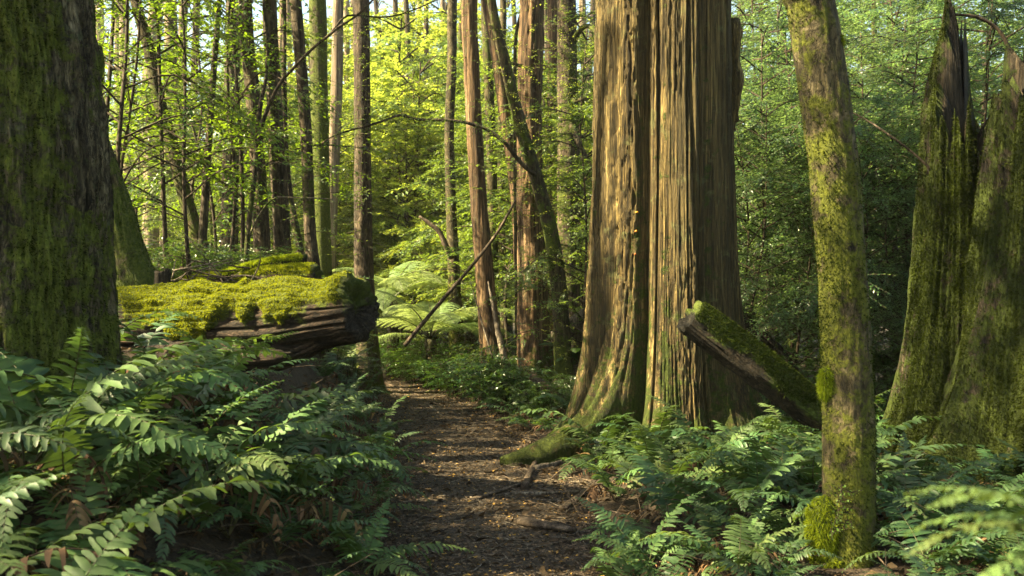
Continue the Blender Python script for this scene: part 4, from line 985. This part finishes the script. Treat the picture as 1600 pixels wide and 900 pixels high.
many('cool2', [1160, 1190, 1235, 1345, 1375, 1410, 1210, 1260, 1440, 1300, 1150, 1395], [11.2, 11.8, 11.0, 10.6, 11.3, 10.4, 14.5, 17, 13.5, 14, 15.5, 14.8], [0.95, 1.0, 0.9, 0.9, 1.0, 0.85, 1.1, 1.3, 1.1, 1.1, 1.2, 1.25], "low cool green sapling with thin dark stem behind the leaning sawn log", "low cool green saplings right of the giant tree")
for px, Y, sc in ((1180, 26, 2.0), (1260, 30, 2.4), (1350, 27, 2.2), (1440, 24, 1.9), (1560, 20, 1.7), (1140, 33, 2.4), (1420, 34, 2.6), (1640, 16, 1.5)):
    place('cool1', px, Y, None, sc, "tall leafy tree far back in the green wall right of the giant tree", "far trees in the green wall right of the giant tree")

# ------------------------------------------------------------------ far woods and the added shade ring
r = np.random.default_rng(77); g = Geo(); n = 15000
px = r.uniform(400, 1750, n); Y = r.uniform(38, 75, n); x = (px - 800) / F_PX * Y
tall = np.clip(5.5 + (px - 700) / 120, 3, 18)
nb_ = 17000                                       # unseen ring of these woods at sides and behind, added to cut ambient light
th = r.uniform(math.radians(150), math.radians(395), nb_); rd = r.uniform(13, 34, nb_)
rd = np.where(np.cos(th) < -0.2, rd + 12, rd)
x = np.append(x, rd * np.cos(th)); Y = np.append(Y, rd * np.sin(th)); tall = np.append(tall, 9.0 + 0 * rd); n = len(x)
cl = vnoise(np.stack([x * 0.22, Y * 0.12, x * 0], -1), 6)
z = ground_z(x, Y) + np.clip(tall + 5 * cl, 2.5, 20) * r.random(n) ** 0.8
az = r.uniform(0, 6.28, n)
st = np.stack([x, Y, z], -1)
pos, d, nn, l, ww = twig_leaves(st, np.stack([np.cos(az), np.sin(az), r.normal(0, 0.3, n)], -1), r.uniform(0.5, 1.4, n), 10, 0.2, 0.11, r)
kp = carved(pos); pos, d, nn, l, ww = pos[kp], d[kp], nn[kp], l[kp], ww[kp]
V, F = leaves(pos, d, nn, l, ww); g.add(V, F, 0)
tag(ob("woods_and_shade_ring", g.build("woods_and_shade_ring", [M['leaf_bright']], smooth=False)), "mass of far sunlit forest foliage behind all the trunks, with an unseen foliage ring added for shade", "woods", kind="stuff")

# ------------------------------------------------------------------ ferns
def frond_geo(L, e0, e1, npair, pl, pw, seed, stipe=0.2, bend=0.1, droop=0.25, wav=0.12, dead=False):
    r = np.random.default_rng(seed); n = 40
    t = np.linspace(0, 1, n); e = np.radians(e0 + (e1 - e0) * t ** 1.15)
    ds = L / (n - 1)
    x = np.concatenate([[0], np.cumsum(np.cos(e[:-1]) * ds)]); z = np.concatenate([[0], np.cumsum(np.sin(e[:-1]) * ds)])
    y = bend * L * (t ** 2) * r.choice([-1, 1])
    c = np.stack([x, y, z], -1); T = unit(np.gradient(c, axis=0))
    Sd = unit(np.cross(np.array([0, 0, 1.0]) + T * 0, T)); Sd = unit(np.cross(np.tile([0, 0, 1.0], (n, 1)), T)); Nn = np.cross(T, Sd)
    g = Geo(); tv = tube(c, np.linspace(0.0045, 0.001, n), 5); g.add(tv[0], tv[1], 1)
    ss = np.array([0, 0.08, 0.3, 0.55, 0.78, 0.93, 1.0]); wp = np.array([0.5, 0.85, 1.0, 0.92, 0.68, 0.36, 0.03])
    for i_ in range(npair):
        u = i_ / (npair - 1); tt = stipe + (0.985 - stipe) * u; k = tt * (n - 1); k0 = int(min(k, n - 2)); fr = k - k0
        p = c[k0] * (1 - fr) + c[k0 + 1] * fr; Tt, Sv, Nv = T[k0], Sd[k0], Nn[k0]
        f = min(1.0, 0.55 + u * 3.2) * (1 - u ** 1.6 * 0.86)
        for sg in (-1, 1):
            if r.random() < (0.25 if dead else 0.03): continue
            ln = pl * f * r.uniform(0.88, 1.1); wd = pw * (0.5 + 0.5 * f) * r.uniform(0.85, 1.1)
            a = math.radians(8 + 42 * u + r.normal(0, 5)); 
            d = Sv * sg * math.cos(a) + Tt * math.sin(a) + Nv * r.normal(0.10, 0.13) + (r.normal(0, 0.25, 3) if dead else 0); d = d / np.linalg.norm(d)
            ac = np.cross(Nv, d); ac = ac / np.linalg.norm(ac); nv = np.cross(d, ac)
            s = ss * ln; dr = droop * (0.6 + 0.8 * r.random()) * (2.4 if dead else 1)
            mid = p + Tt * r.normal(0, 0.002) + d * s[:, None] + np.outer(-dr * ln * ss ** 2, nv) + np.array([0, 0, -0.12]) * (ln * ss ** 2)[:, None]
            wob = 1 + wav * r.normal(0, 1, (2, 7)); tw = r.normal(0, 0.18)
            h1 = (wp * wd * 0.5 * wob[0])[:, None]; h2 = (wp * wd * 0.5 * wob[1])[:, None]
            l_ = mid + (ac + nv * (0.28 + tw)) * h1 + nv * (0.06 * wd) * np.sin(np.arange(7) * 2.2)[:, None]; r_ = mid + (-ac + nv * (0.28 - tw)) * h2 + nv * (0.06 * wd) * np.cos(np.arange(7) * 2.0)[:, None]
            V = np.concatenate([l_, mid, r_]); q = np.arange(6)
            F = np.concatenate([np.stack([q, q + 7, q + 8, q + 1], -1), np.stack([q + 7, q + 14, q + 15, q + 8], -1)])
            if sg < 0: F = F[:, ::-1]
            g.add(V, F, 0)
    return g
FR = {}
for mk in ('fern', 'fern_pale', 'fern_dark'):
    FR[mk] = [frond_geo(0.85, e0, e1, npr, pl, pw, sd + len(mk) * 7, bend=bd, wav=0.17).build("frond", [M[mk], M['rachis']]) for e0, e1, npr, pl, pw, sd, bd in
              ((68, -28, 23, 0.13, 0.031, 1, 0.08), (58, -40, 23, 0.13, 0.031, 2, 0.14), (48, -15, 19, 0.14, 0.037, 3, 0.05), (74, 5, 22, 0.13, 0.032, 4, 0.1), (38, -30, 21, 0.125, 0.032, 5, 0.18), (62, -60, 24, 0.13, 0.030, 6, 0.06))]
FR['dead'] = [frond_geo(0.75, e0, e1, 17, 0.09, 0.026, 30 + i_, droop=0.5, dead=True).build("dead_frond", [M['fern_dead'], M['rachis_dead']]) for i_, (e0, e1) in enumerate(((50, -75), (30, -80), (60, -85)))]
def add_frond(t, mk, az, pitch, roll, sc, i_, name="frond"):
    o = ob(name, FR[mk][i_], t); o.rotation_euler = (roll, pitch, az); o.scale = (sc, sc, sc)
    return o
def fern_proto(mk, nf, ndead, seed, mix=None):
    r = random.Random(seed); t = root("fern", (0, 0, 0), "x", "fern")
    for i_ in range(nf):
        add_frond(t, mk if (mix is None or r.random() < 0.7) else mix, i_ * 6.283 / nf + r.uniform(-0.35, 0.35), r.uniform(-0.22, 0.3), r.uniform(-0.35, 0.35), r.uniform(0.75, 1.15), r.randrange(6))
    for i_ in range(ndead):
        add_frond(t, 'dead', r.uniform(0, 6.28), r.uniform(-0.1, 0.3), r.uniform(-0.4, 0.4), r.uniform(0.7, 1.0), r.randrange(3), "dead_frond")
    return t
for i_ in range(5): PROTO['fn%d' % i_] = [fern_proto('fern', 6 + i_ % 3, 4, 10 + i_, 'fern_dark'), False]
for i_ in range(2): PROTO['fp%d' % i_] = [fern_proto('fern_pale', 7, 2, 20 + i_, 'fern'), False]
for i_ in range(4): PROTO['fd%d' % i_] = [fern_proto('fern_dark', 6 + i_ % 2, 4, 30 + i_, 'fern'), False]
def fern_at(keys, x, y, sc, label, group=None, rz=None, dz=0):
    key = random.choice(keys); place(key, 800 + x * F_PX / y, y, rz, sc, label, group, dz=dz)
FN = ['fn0', 'fn1', 'fn2', 'fn3', 'fn4']; FD = ['fd0', 'fd1', 'fd2', 'fd3']; FP = ['fp0', 'fp1']
def scatter(n, x0, x1, y0, y1, keys, sc, label, group, mind=0.33, test=None, seed=0):
    r = random.Random(seed); pts = []; tries = 0
    while len(pts) < n and tries < n * 60:
        tries += 1
        y = r.uniform(y0, y1); a, b = (x0(y), x1(y)) if callable(x0) else (x0, x1); x = r.uniform(a, b)
        if test and not test(x, y): continue
        if all((x - p) ** 2 + (y - q) ** 2 > mind * mind for p, q in pts):
            pts.append((x, y)); fern_at(keys, x, y, r.uniform(*sc), label, group)
le = lambda y: float(path_c(y) - path_h(y)); re = lambda y: float(path_c(y) + path_h(y))
away = lambda x, y: (x + 2.6) ** 2 + (y - 5.4) ** 2 > 0.36
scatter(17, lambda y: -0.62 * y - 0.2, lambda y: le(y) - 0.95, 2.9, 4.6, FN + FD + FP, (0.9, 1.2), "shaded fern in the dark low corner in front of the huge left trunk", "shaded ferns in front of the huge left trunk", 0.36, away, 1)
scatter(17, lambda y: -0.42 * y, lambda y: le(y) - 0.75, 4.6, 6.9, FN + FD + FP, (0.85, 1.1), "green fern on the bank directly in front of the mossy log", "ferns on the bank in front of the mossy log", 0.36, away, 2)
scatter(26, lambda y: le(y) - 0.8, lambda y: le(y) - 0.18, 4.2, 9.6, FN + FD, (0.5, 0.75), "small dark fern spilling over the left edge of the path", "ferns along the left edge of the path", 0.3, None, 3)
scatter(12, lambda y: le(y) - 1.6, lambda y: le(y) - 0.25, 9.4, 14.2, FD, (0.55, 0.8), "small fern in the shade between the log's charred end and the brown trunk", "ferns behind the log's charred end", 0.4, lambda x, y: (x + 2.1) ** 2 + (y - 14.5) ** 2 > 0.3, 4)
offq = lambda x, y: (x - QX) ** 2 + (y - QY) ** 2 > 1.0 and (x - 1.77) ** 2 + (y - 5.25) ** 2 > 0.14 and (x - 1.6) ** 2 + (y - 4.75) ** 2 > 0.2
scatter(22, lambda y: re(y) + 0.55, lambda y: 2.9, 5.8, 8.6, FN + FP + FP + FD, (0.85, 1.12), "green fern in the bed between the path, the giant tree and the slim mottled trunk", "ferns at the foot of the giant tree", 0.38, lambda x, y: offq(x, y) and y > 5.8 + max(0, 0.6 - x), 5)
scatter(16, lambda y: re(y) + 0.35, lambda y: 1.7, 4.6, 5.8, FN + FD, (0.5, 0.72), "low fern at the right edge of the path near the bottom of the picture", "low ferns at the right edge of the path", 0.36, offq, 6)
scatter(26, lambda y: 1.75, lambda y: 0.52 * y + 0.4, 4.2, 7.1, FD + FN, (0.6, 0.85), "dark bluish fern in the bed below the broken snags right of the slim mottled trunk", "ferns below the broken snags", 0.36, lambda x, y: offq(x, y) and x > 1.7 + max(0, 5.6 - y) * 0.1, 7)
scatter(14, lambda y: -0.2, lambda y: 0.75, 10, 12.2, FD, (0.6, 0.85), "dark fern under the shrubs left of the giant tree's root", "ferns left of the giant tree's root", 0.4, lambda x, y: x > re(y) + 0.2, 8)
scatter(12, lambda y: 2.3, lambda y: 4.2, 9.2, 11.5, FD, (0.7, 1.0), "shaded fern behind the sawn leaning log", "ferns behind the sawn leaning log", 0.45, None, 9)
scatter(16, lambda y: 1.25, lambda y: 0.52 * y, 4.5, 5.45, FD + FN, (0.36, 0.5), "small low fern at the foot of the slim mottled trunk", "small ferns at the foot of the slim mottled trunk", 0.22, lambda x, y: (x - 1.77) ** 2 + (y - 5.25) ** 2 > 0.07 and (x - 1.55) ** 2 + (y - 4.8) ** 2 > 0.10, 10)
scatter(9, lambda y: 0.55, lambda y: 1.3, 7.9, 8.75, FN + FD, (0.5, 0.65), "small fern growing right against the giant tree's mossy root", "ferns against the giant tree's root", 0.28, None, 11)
for px_, Y_, sc_, k_, lb_ in ((40, 4.3, 1.45, 'fn1', "tall fern at the left edge in front of the huge left trunk"), (185, 5.0, 1.35, 'fp1', "tall pale fern between the huge left trunk and the mossy log's left end"), (275, 5.6, 1.1, 'fn2', "tall fern rising in front of the mossy log's middle"),
                         (90, 4.7, 1.3, 'fd1', "tall dark fern against the foot of the huge left trunk"), (400, 5.4, 0.85, 'fp0', "bushy pale fern below the mossy log's rotten underside"), (340, 6.3, 0.8, 'fd2', "dark fern touching the underside of the mossy log"), (480, 6.3, 0.75, 'fn3', "green fern under the mossy log's charred end")):
    fern_at([k_], P(px_, 0, Y_)[0], Y_, sc_, lb_, dz=0.1)
# single ferns that stand out
fern_at(['fp0'], P(110, 0, 4.1)[0], 4.1, 1.15, "tall pale fern with long leaflets against the foot of the huge left trunk", dz=0.18)
fern_at(['fp1'], P(330, 0, 4.9)[0], 4.9, 1.1, "big pale arching fern in the middle of the left bank", dz=0.15)
fern_at(['fp0'], P(560, 0, 5.1)[0], 5.1, 0.8, "bright fern reaching over the path at the bottom of the left bank")
fern_at(['fp1'], P(500, 0, 6.0)[0], 6.0, 0.85, "pale fern with a long frond pointing towards the brown trunk", dz=0.05)
fern_at(['fp0'], P(1125, 0, 7.6)[0], 7.6, 0.95, "tallest pale fern under the sawn leaning log", dz=0.05)
fern_at(['fp1'], P(960, 0, 7.0)[0], 7.0, 0.85, "wide pale fern beside the giant tree's mossy root")
fern_at(['fp1'], P(1150, 0, 5.0)[0], 5.0, 0.7, "bright upright fern at the bottom between the path and the slim mottled trunk")
fern_at(['fp0'], P(960, 0, 5.0)[0], 5.0, 0.62, "low grey-green fern at the bottom right of the path")
t = root("fern", P(1700, 850, 1.2), "blurred pale fern fronds very close at the bottom right corner", "fern")
for az, pt, sc, k in ((3.05, -0.12, 0.26, 4), (3.35, 0.1, 0.28, 2), (2.75, 0.2, 0.26, 4), (3.1, 0.42, 0.27, 2), (3.4, 0.6, 0.25, 4)): add_frond(t, 'fern_pale', az, pt, 0.1, sc, k)

q0 = np.array(t.location); gz_ = float(ground_z(q0[0], q0[1])); g = Geo()      # a woody stem carries the high fronds
c = catmull([(0.03, 0.02, gz_ - q0[2] - 0.05), (0.05, 0.0, (gz_ - q0[2]) * 0.5), (0, 0, 0)], 24)
tv = tube(c, np.linspace(0.035, 0.02, 24), 12); g.add(bark_disp(tv[0], tv[2], tv[3], tv[4], tv[5], 0.012, 2, 9, 6), tv[1]); ob("stem", g.build("stem", [M['bark_dark']]), t)

# ------------------------------------------------------------------ tree ferns
def treefern_frond(L, e0, e1, seed, mat):
    r = np.random.default_rng(seed); n = 40; t = np.linspace(0, 1, n); e = np.radians(e0 + (e1 - e0) * t)
    x = np.concatenate([[0], np.cumsum(np.cos(e[:-1]) * L / (n - 1))]); z = np.concatenate([[0], np.cumsum(np.sin(e[:-1]) * L / (n - 1))])
    c = np.stack([x, 0 * x, z], -1); T = unit(np.gradient(c, axis=0)); Sv = np.array([0, 1.0, 0]); g = Geo()
    tv = tube(c, np.linspace(0.011, 0.002, n), 5); g.add(tv[0], tv[1], 1)
    PP, DD, NN, LL, WW = [], [], [], [], []
    for i_ in range(38):
        u = i_ / 37; k = int((0.14 + 0.85 * u) * (n - 1)); f = min(1, 0.35 + 2.6 * u) * (1 - u ** 2.2 * 0.93); pl = 0.30 * L / 1.5 * f
        for sg in (-1, 1):
            N_ = np.cross(T[k], Sv); d = Sv * sg * 0.86 + T[k] * (0.35 + 0.3 * u) - N_ * -0.05 + r.normal(0, 0.05, 3); d /= np.linalg.norm(d)
            m = 18; s = (np.arange(m) + 0.5) / m; q = c[k] + d * (s * pl)[:, None]; q[:, 2] -= 0.35 * pl * s ** 2
            for s2 in (-1, 1):
                PP.append(q); ax = np.cross(d, N_); DD.append(np.tile(ax * s2 * 0.9 + d * 0.45, (m, 1)) + r.normal(0, 0.08, (m, 3))); NN.append(np.tile(N_, (m, 1)) + r.normal(0, 0.15, (m, 3)))
                LL.append(0.055 * (1 - 0.8 * s) * (0.4 + 0.6 * f) + 0.006); WW.append(np.full(m, pl / m * 1.0 + 0.002))
    V, F = leaves(np.vstack(PP), np.vstack(DD), np.vstack(NN), np.concatenate(LL), np.concatenate(WW)); g.add(V, F, 0)
    return g.build("frond", [M[mat], M['rachis']], smooth=False)
def treefern(label, px, Y, ztop, nf, L, mat, seed, e=(52, -38)):
    r = random.Random(seed); x = (px - 800) / F_PX * Y; z = float(ground_z(x, Y)); t = root("tree_fern", (x, Y, z), label, "tree fern")
    fr = [treefern_frond(L, e[0] + d, e[1] + d * 0.5, seed + k, mat) for k, d in enumerate((0, 12, -14))]
    h = max(ztop - z, 0.15); g = Geo(); c = catmull([(0, 0, -0.1), (0.02, 0, h * 0.5), (0, 0, h)], 16)
    tv = tube(c, np.linspace(0.11, 0.08, 16), 16); g.add(bark_disp(tv[0], tv[2], tv[3], tv[4], tv[5], 0.05, 3, 8, seed), tv[1]); ob("trunk", g.build("trunk", [M['bark_dark']]), t)
    for i_ in range(nf):
        o = ob("frond", fr[i_ % 3], t, (0, 0, h)); o.rotation_euler = (r.uniform(-0.15, 0.15), r.uniform(-0.25, 0.2), i_ * 6.283 / nf * 1.0 + r.uniform(-0.15, 0.15)); s = r.uniform(0.85, 1.1); o.scale = (s, s, s)
    return t
treefern("upright tree fern with fountain of light green fronds beyond the mossy log's end", 612, 17.2, P(0, 468, 17.2)[2], 15, 1.7, 'treefern', 1)
treefern("low sunlit tree fern with broad pale fronds behind the leaning pole", 672, 15.4, P(0, 530, 15.4)[2], 14, 1.75, 'treefern', 2, (48, -30))
treefern("small tree fern right behind the reddish stripped trunk's foot", 735, 17.5, P(0, 520, 17.5)[2], 10, 1.0, 'treefern', 3)
treefern("dark tree fern low behind the tall snag's left side", 1385, 11.5, P(0, 590, 11.5)[2], 9, 0.9, 'treefern_dark', 4)
treefern("small dark tree fern low in the gap left of the giant tree", 905, 12.6, P(0, 570, 12.6)[2], 8, 0.6, 'treefern_dark', 5)

# ------------------------------------------------------------------ glossy shrubs at the path bend
def shrub_proto(seed, leaf='leaf_shrub', H=0.75, n=26, k=15, L=0.075, W=0.026):
    r = np.random.default_rng(seed); t = root("shrub", (0, 0, 0), "x", "shrub"); g = Geo(); gs = Geo(); ST, TD, TL = [], [], []
    for i_ in range(n):
        az = r.uniform(0, 6.28); out = r.uniform(0.2, 0.75); h = H * r.uniform(0.55, 1.1)
        c = catmull([(0.1 * math.cos(az), 0.1 * math.sin(az), -0.03), (out * 0.4 * math.cos(az), out * 0.4 * math.sin(az), h * 0.75), (out * math.cos(az), out * math.sin(az), h * r.uniform(0.7, 1.05))], 12)
        tv = tube(c, np.linspace(0.006, 0.002, 12), 4); gs.add(tv[0], tv[1])
        for q in range(3, 12, 2):
            a2 = az + r.normal(0, 0.9); ST.append(c[q]); TD.append((math.cos(a2), math.sin(a2), r.uniform(-0.1, 0.45))); TL.append(r.uniform(0.22, 0.4))
    ST, TD, TL = np.array(ST), np.array(TD), np.array(TL)
    pos, d, nn, l, ww = twig_leaves(ST, TD, TL, k, L, W, r, droop=0.3); V, F = leaves(pos, d, nn, l, ww, 0.14); g.add(V, F, 0); twig_stems(g, ST, TD, TL, 0.0025, 1, 0.3)
    ob("stems", gs.build("stems", [M['twig']]), t); ob("foliage", g.build("foliage", [M[leaf], M['twig']], smooth=False), t)
    return t
PROTO['sh0'] = [shrub_proto(1), False]; PROTO['sh1'] = [shrub_proto(2, H=0.65), False]
for i_, (px, Y, sc) in enumerate(((615, 17, 0.9), (645, 16.2, 0.9), (675, 15.2, 0.95), (712, 14.2, 0.95), (745, 13.4, 1.0), (775, 12.6, 1.0), (805, 12.2, 0.9), (700, 15.6, 1.1), (740, 15, 1.1), (790, 13.8, 1.0), (830, 12.0, 0.8), (660, 17.4, 1.1), (845, 11.4, 0.7), (870, 11.2, 0.6), (905, 11.6, 0.7))):
    place('sh%d' % (i_ % 2), px, Y, None, sc, "dark glossy leafy shrub crowding the right side of the path bend", "glossy shrubs at the path bend")
for i_, (px, Y, sc) in enumerate(((520, 13.4, 0.8), (545, 12.2, 0.7), (505, 11.4, 0.8), (470, 13.0, 1.0), (585, 18, 1.0), (560, 17, 1.0))):
    place('sh%d' % (i_ % 2), px, Y, None, sc, "leafy shrub on the bank behind the mossy log's charred end", "shrubs behind the mossy log's charred end")
for i_, (px, Y, sc) in enumerate(((300, 9.9, 0.7), (345, 10.4, 0.7), (390, 10.8, 0.7), (280, 10.8, 0.9), (440, 10.8, 0.6), (235, 9.6, 0.7))):
    place('sh%d' % (i_ % 2), px, Y, None, sc, "low leafy shrub in the brush behind the stacked mossy logs", "low shrubs behind the stacked mossy logs")
for i_, (px, Y, sc) in enumerate(((1190, 12, 1.1), (1240, 12.6, 1.1), (1365, 12, 1.1), (1150, 13, 1.2), (1400, 11, 1.0), (1215, 10.2, 0.8), (1350, 9.6, 0.8), (1385, 9.3, 0.8))):
    place('sh%d' % (i_ % 2), px, Y, None, sc, "dim leafy shrub low in the thicket right of the giant tree", "dim shrubs in the thicket right of the giant tree")

# ------------------------------------------------------------------ litter on the path and under the ferns
def litter(name, n, xf, y0, y1, L, mat, seed, label, tilt=0.45, ypow=1.6, lift=0.012):
    r = np.random.default_rng(seed); y = y0 + (y1 - y0) * r.random(n) ** ypow; a, b = xf(y); x = a + (b - a) * r.random(n)
    z = ground_z(x, y) + lift + r.uniform(0, 0.014, n); az = r.uniform(0, 6.28, n)
    l = L * r.uniform(0.45, 1.5, n)
    V, F = leaves(np.stack([x, y, z], -1), np.stack([np.cos(az), np.sin(az), r.normal(0, tilt * 0.5, n)], -1), np.array([0, 0, 1.0]) + r.normal(0, tilt, (n, 3)), l, l * r.uniform(0.28, 0.6, n), 0.15)
    return tag(ob(name, mesh(name, V, F, M[mat], smooth=False)), label, "litter", kind="stuff")
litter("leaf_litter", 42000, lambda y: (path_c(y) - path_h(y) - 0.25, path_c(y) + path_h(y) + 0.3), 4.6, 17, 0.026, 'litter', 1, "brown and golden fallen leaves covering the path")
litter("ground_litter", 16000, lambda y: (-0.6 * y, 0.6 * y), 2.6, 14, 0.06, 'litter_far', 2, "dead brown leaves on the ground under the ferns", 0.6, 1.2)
r = np.random.default_rng(9); n = 1500; y = 4.6 + 12 * r.random(n) ** 1.4; x = path_c(y) + (path_h(y) + 0.3) * r.uniform(-1, 1, n); az = r.uniform(0, 6.28, n)
g = Geo(); twig_stems(g, np.stack([x, y, ground_z(x, y) + 0.022], -1), np.stack([np.cos(az), np.sin(az), r.normal(0, 0.06, n)], -1), r.uniform(0.04, 0.26, n), 0.0045, 0, 0.0)
tag(ob("twig_litter", g.build("twig_litter", [M['greywood']])), "small broken twigs strewn over the path", "litter", kind="stuff")
r = np.random.default_rng(19); n = 2200; y = 2.8 + 12 * r.random(n); x = r.uniform(-0.6, 0.6, n) * y; az = r.uniform(0, 6.28, n)
kp = np.abs(x - path_c(y)) > path_h(y); x, y, az, n = x[kp], y[kp], az[kp], int(kp.sum())
g = Geo(); twig_stems(g, np.stack([x, y, ground_z(x, y) + 0.03], -1), np.stack([np.cos(az), np.sin(az), r.uniform(-0.1, 0.8, n)], -1), r.uniform(0.15, 0.5, n), 0.005, 0, 0.1)
tag(ob("dead_stalks", g.build("dead_stalks", [M['stickwood']])), "dead brown stalks and twigs tangled under the ferns", "litter", kind="stuff")

STK = [((800, 775), (905, 772), 0.014, "straight dark stick lying across the path below the mossy root"), ((735, 787), (812, 762), 0.026, "flat dark bark strip lying beside the straight stick on the path"),
       ((820, 768), (836, 728), 0.032, "stubby dark wood chunk near the mossy root tip"), ((836, 738), (905, 722), 0.028, "grey root-like branch running right from the stubby wood chunk"),
       ((640, 655), (770, 668), 0.013, "long thin dark stick across the middle of the path"), ((600, 600), (660, 622), 0.014, "pale stick at the far end of the path by the brown trunk"),
       ((672, 636), (690, 652), 0.022, "short pale bark piece on the far path"), ((640, 640), (662, 662), 0.012, "small reddish stick on the left of the far path"),
       ((690, 815), (760, 868), 0.009, "thin slanting stick on the near left of the path"), ((735, 780), (760, 798), 0.014, "short grey chip in the middle of the near path"),
       ((700, 880), (790, 872), 0.012, "dark stick at the bottom of the path"), ((710, 770), (718, 790), 0.016, "upright flat chip on the near path"),
       ((810, 822), (900, 838), 0.05, "broad rotten bark slab on the right side of the near path"), ((840, 860), (930, 845), 0.014, "dark stick below the rotten bark slab"),
       ((880, 800), (915, 770), 0.03, "upturned dark wood piece at the right edge of the path"), ((620, 690), (636, 704), 0.018, "pale broken chip at the left edge of the path"),
       ((730, 850), (750, 880), 0.01, "small crooked twig in the middle of the bottom path"), ((655, 610), (700, 618), 0.01, "thin grey stick among the far path litter"),
       ((615, 618), (650, 612), 0.012, "pale flat stick at the bend of the path"), ((770, 740), (800, 752), 0.012, "short dark twig above the flat bark strip")]
for k, (a, b, rr, lab) in enumerate(STK):
    def gp(px, py):
        Y = 1.55 * F_PX / (py - 450)
        for _ in range(6):
            x = (px - 800) / F_PX * Y; Y = (EYE - float(ground_z(x, Y))) * F_PX / (py - 450)
        return np.array([(px - 800) / F_PX * Y, Y, float(ground_z((px - 800) / F_PX * Y, Y)) + rr * 0.6 + 0.012])
    p, q = gp(*a), gp(*b); m_ = (p + q) / 2 + np.array([0.01, 0.03, 0]) * random.uniform(-1, 1); m_[2] = float(ground_z(m_[0], m_[1])) + rr * 0.6 + 0.014
    o = stick("bark_strip" if ("bark" in lab or "chip" in lab or "slab" in lab or "piece" in lab) else "stick", lab, [p, m_, q], rr, rr * 0.55, 'stickwood' if (k % 3 or rr > 0.03) else 'greywood', 200 + k, "stick", ns=12, amp=0.5, flat=0.3 if ('bark' in lab or 'chip' in lab or 'slab' in lab or 'piece' in lab) else 1.0)
# brush pile behind the log: dead sticks
r = np.random.default_rng(33)
for k in range(22):
    px, py = r.uniform(270, 400), r.uniform(405, 450); c = P(px, py, r.uniform(8.6, 9.3)); az = r.uniform(0, 6.28); ln = r.uniform(0.25, 0.7); d = np.array([math.cos(az), math.sin(az) * 0.5, r.normal(0.15, 0.3)]) * ln / 2
    stick("stick", "bare dead stick in the brush pile between the small stump and the stacked mossy logs", [c - d, c + r.normal(0, 0.03, 3), c + d], 0.008, 0.004, 'greywood' if k % 2 else 'stickwood', 400 + k, "stick", "sticks of the brush pile behind the log", ns=6)
# unused prototypes never leave the origin: remove them
for k_, (src, used) in PROTO.items():
    if not used:
        for ch in list(src.children): bpy.data.objects.remove(ch)
        bpy.data.objects.remove(src)

# ------------------------------------------------------------------ haze
hz = bpy.data.materials.new("haze"); hz.use_nodes = True
hn = hz.node_tree.nodes; hn.clear(); ho = hn.new("ShaderNodeOutputMaterial"); hv = hn.new("ShaderNodeVolumePrincipled")
hv.inputs["Color"].default_value = (0.95, 0.95, 0.9, 1); hv.inputs["Density"].default_value = HAZE; hv.inputs["Anisotropy"].default_value = 0.35
hz.node_tree.links.new(hv.outputs[0], ho.inputs["Volume"])
bx = np.array([[x, y, z] for z in (-6, 26) for x, y in ((-205, -62), (205, -62), (205, 402), (-205, 402))], float)
tag(ob("haze", mesh("haze", bx, np.array([[3, 2, 1, 0], [4, 5, 6, 7], [0, 1, 5, 4], [1, 2, 6, 5], [2, 3, 7, 6], [3, 0, 4, 7]]), hz, smooth=False)), "thin sunlit haze between the far trees", "haze", kind="stuff")
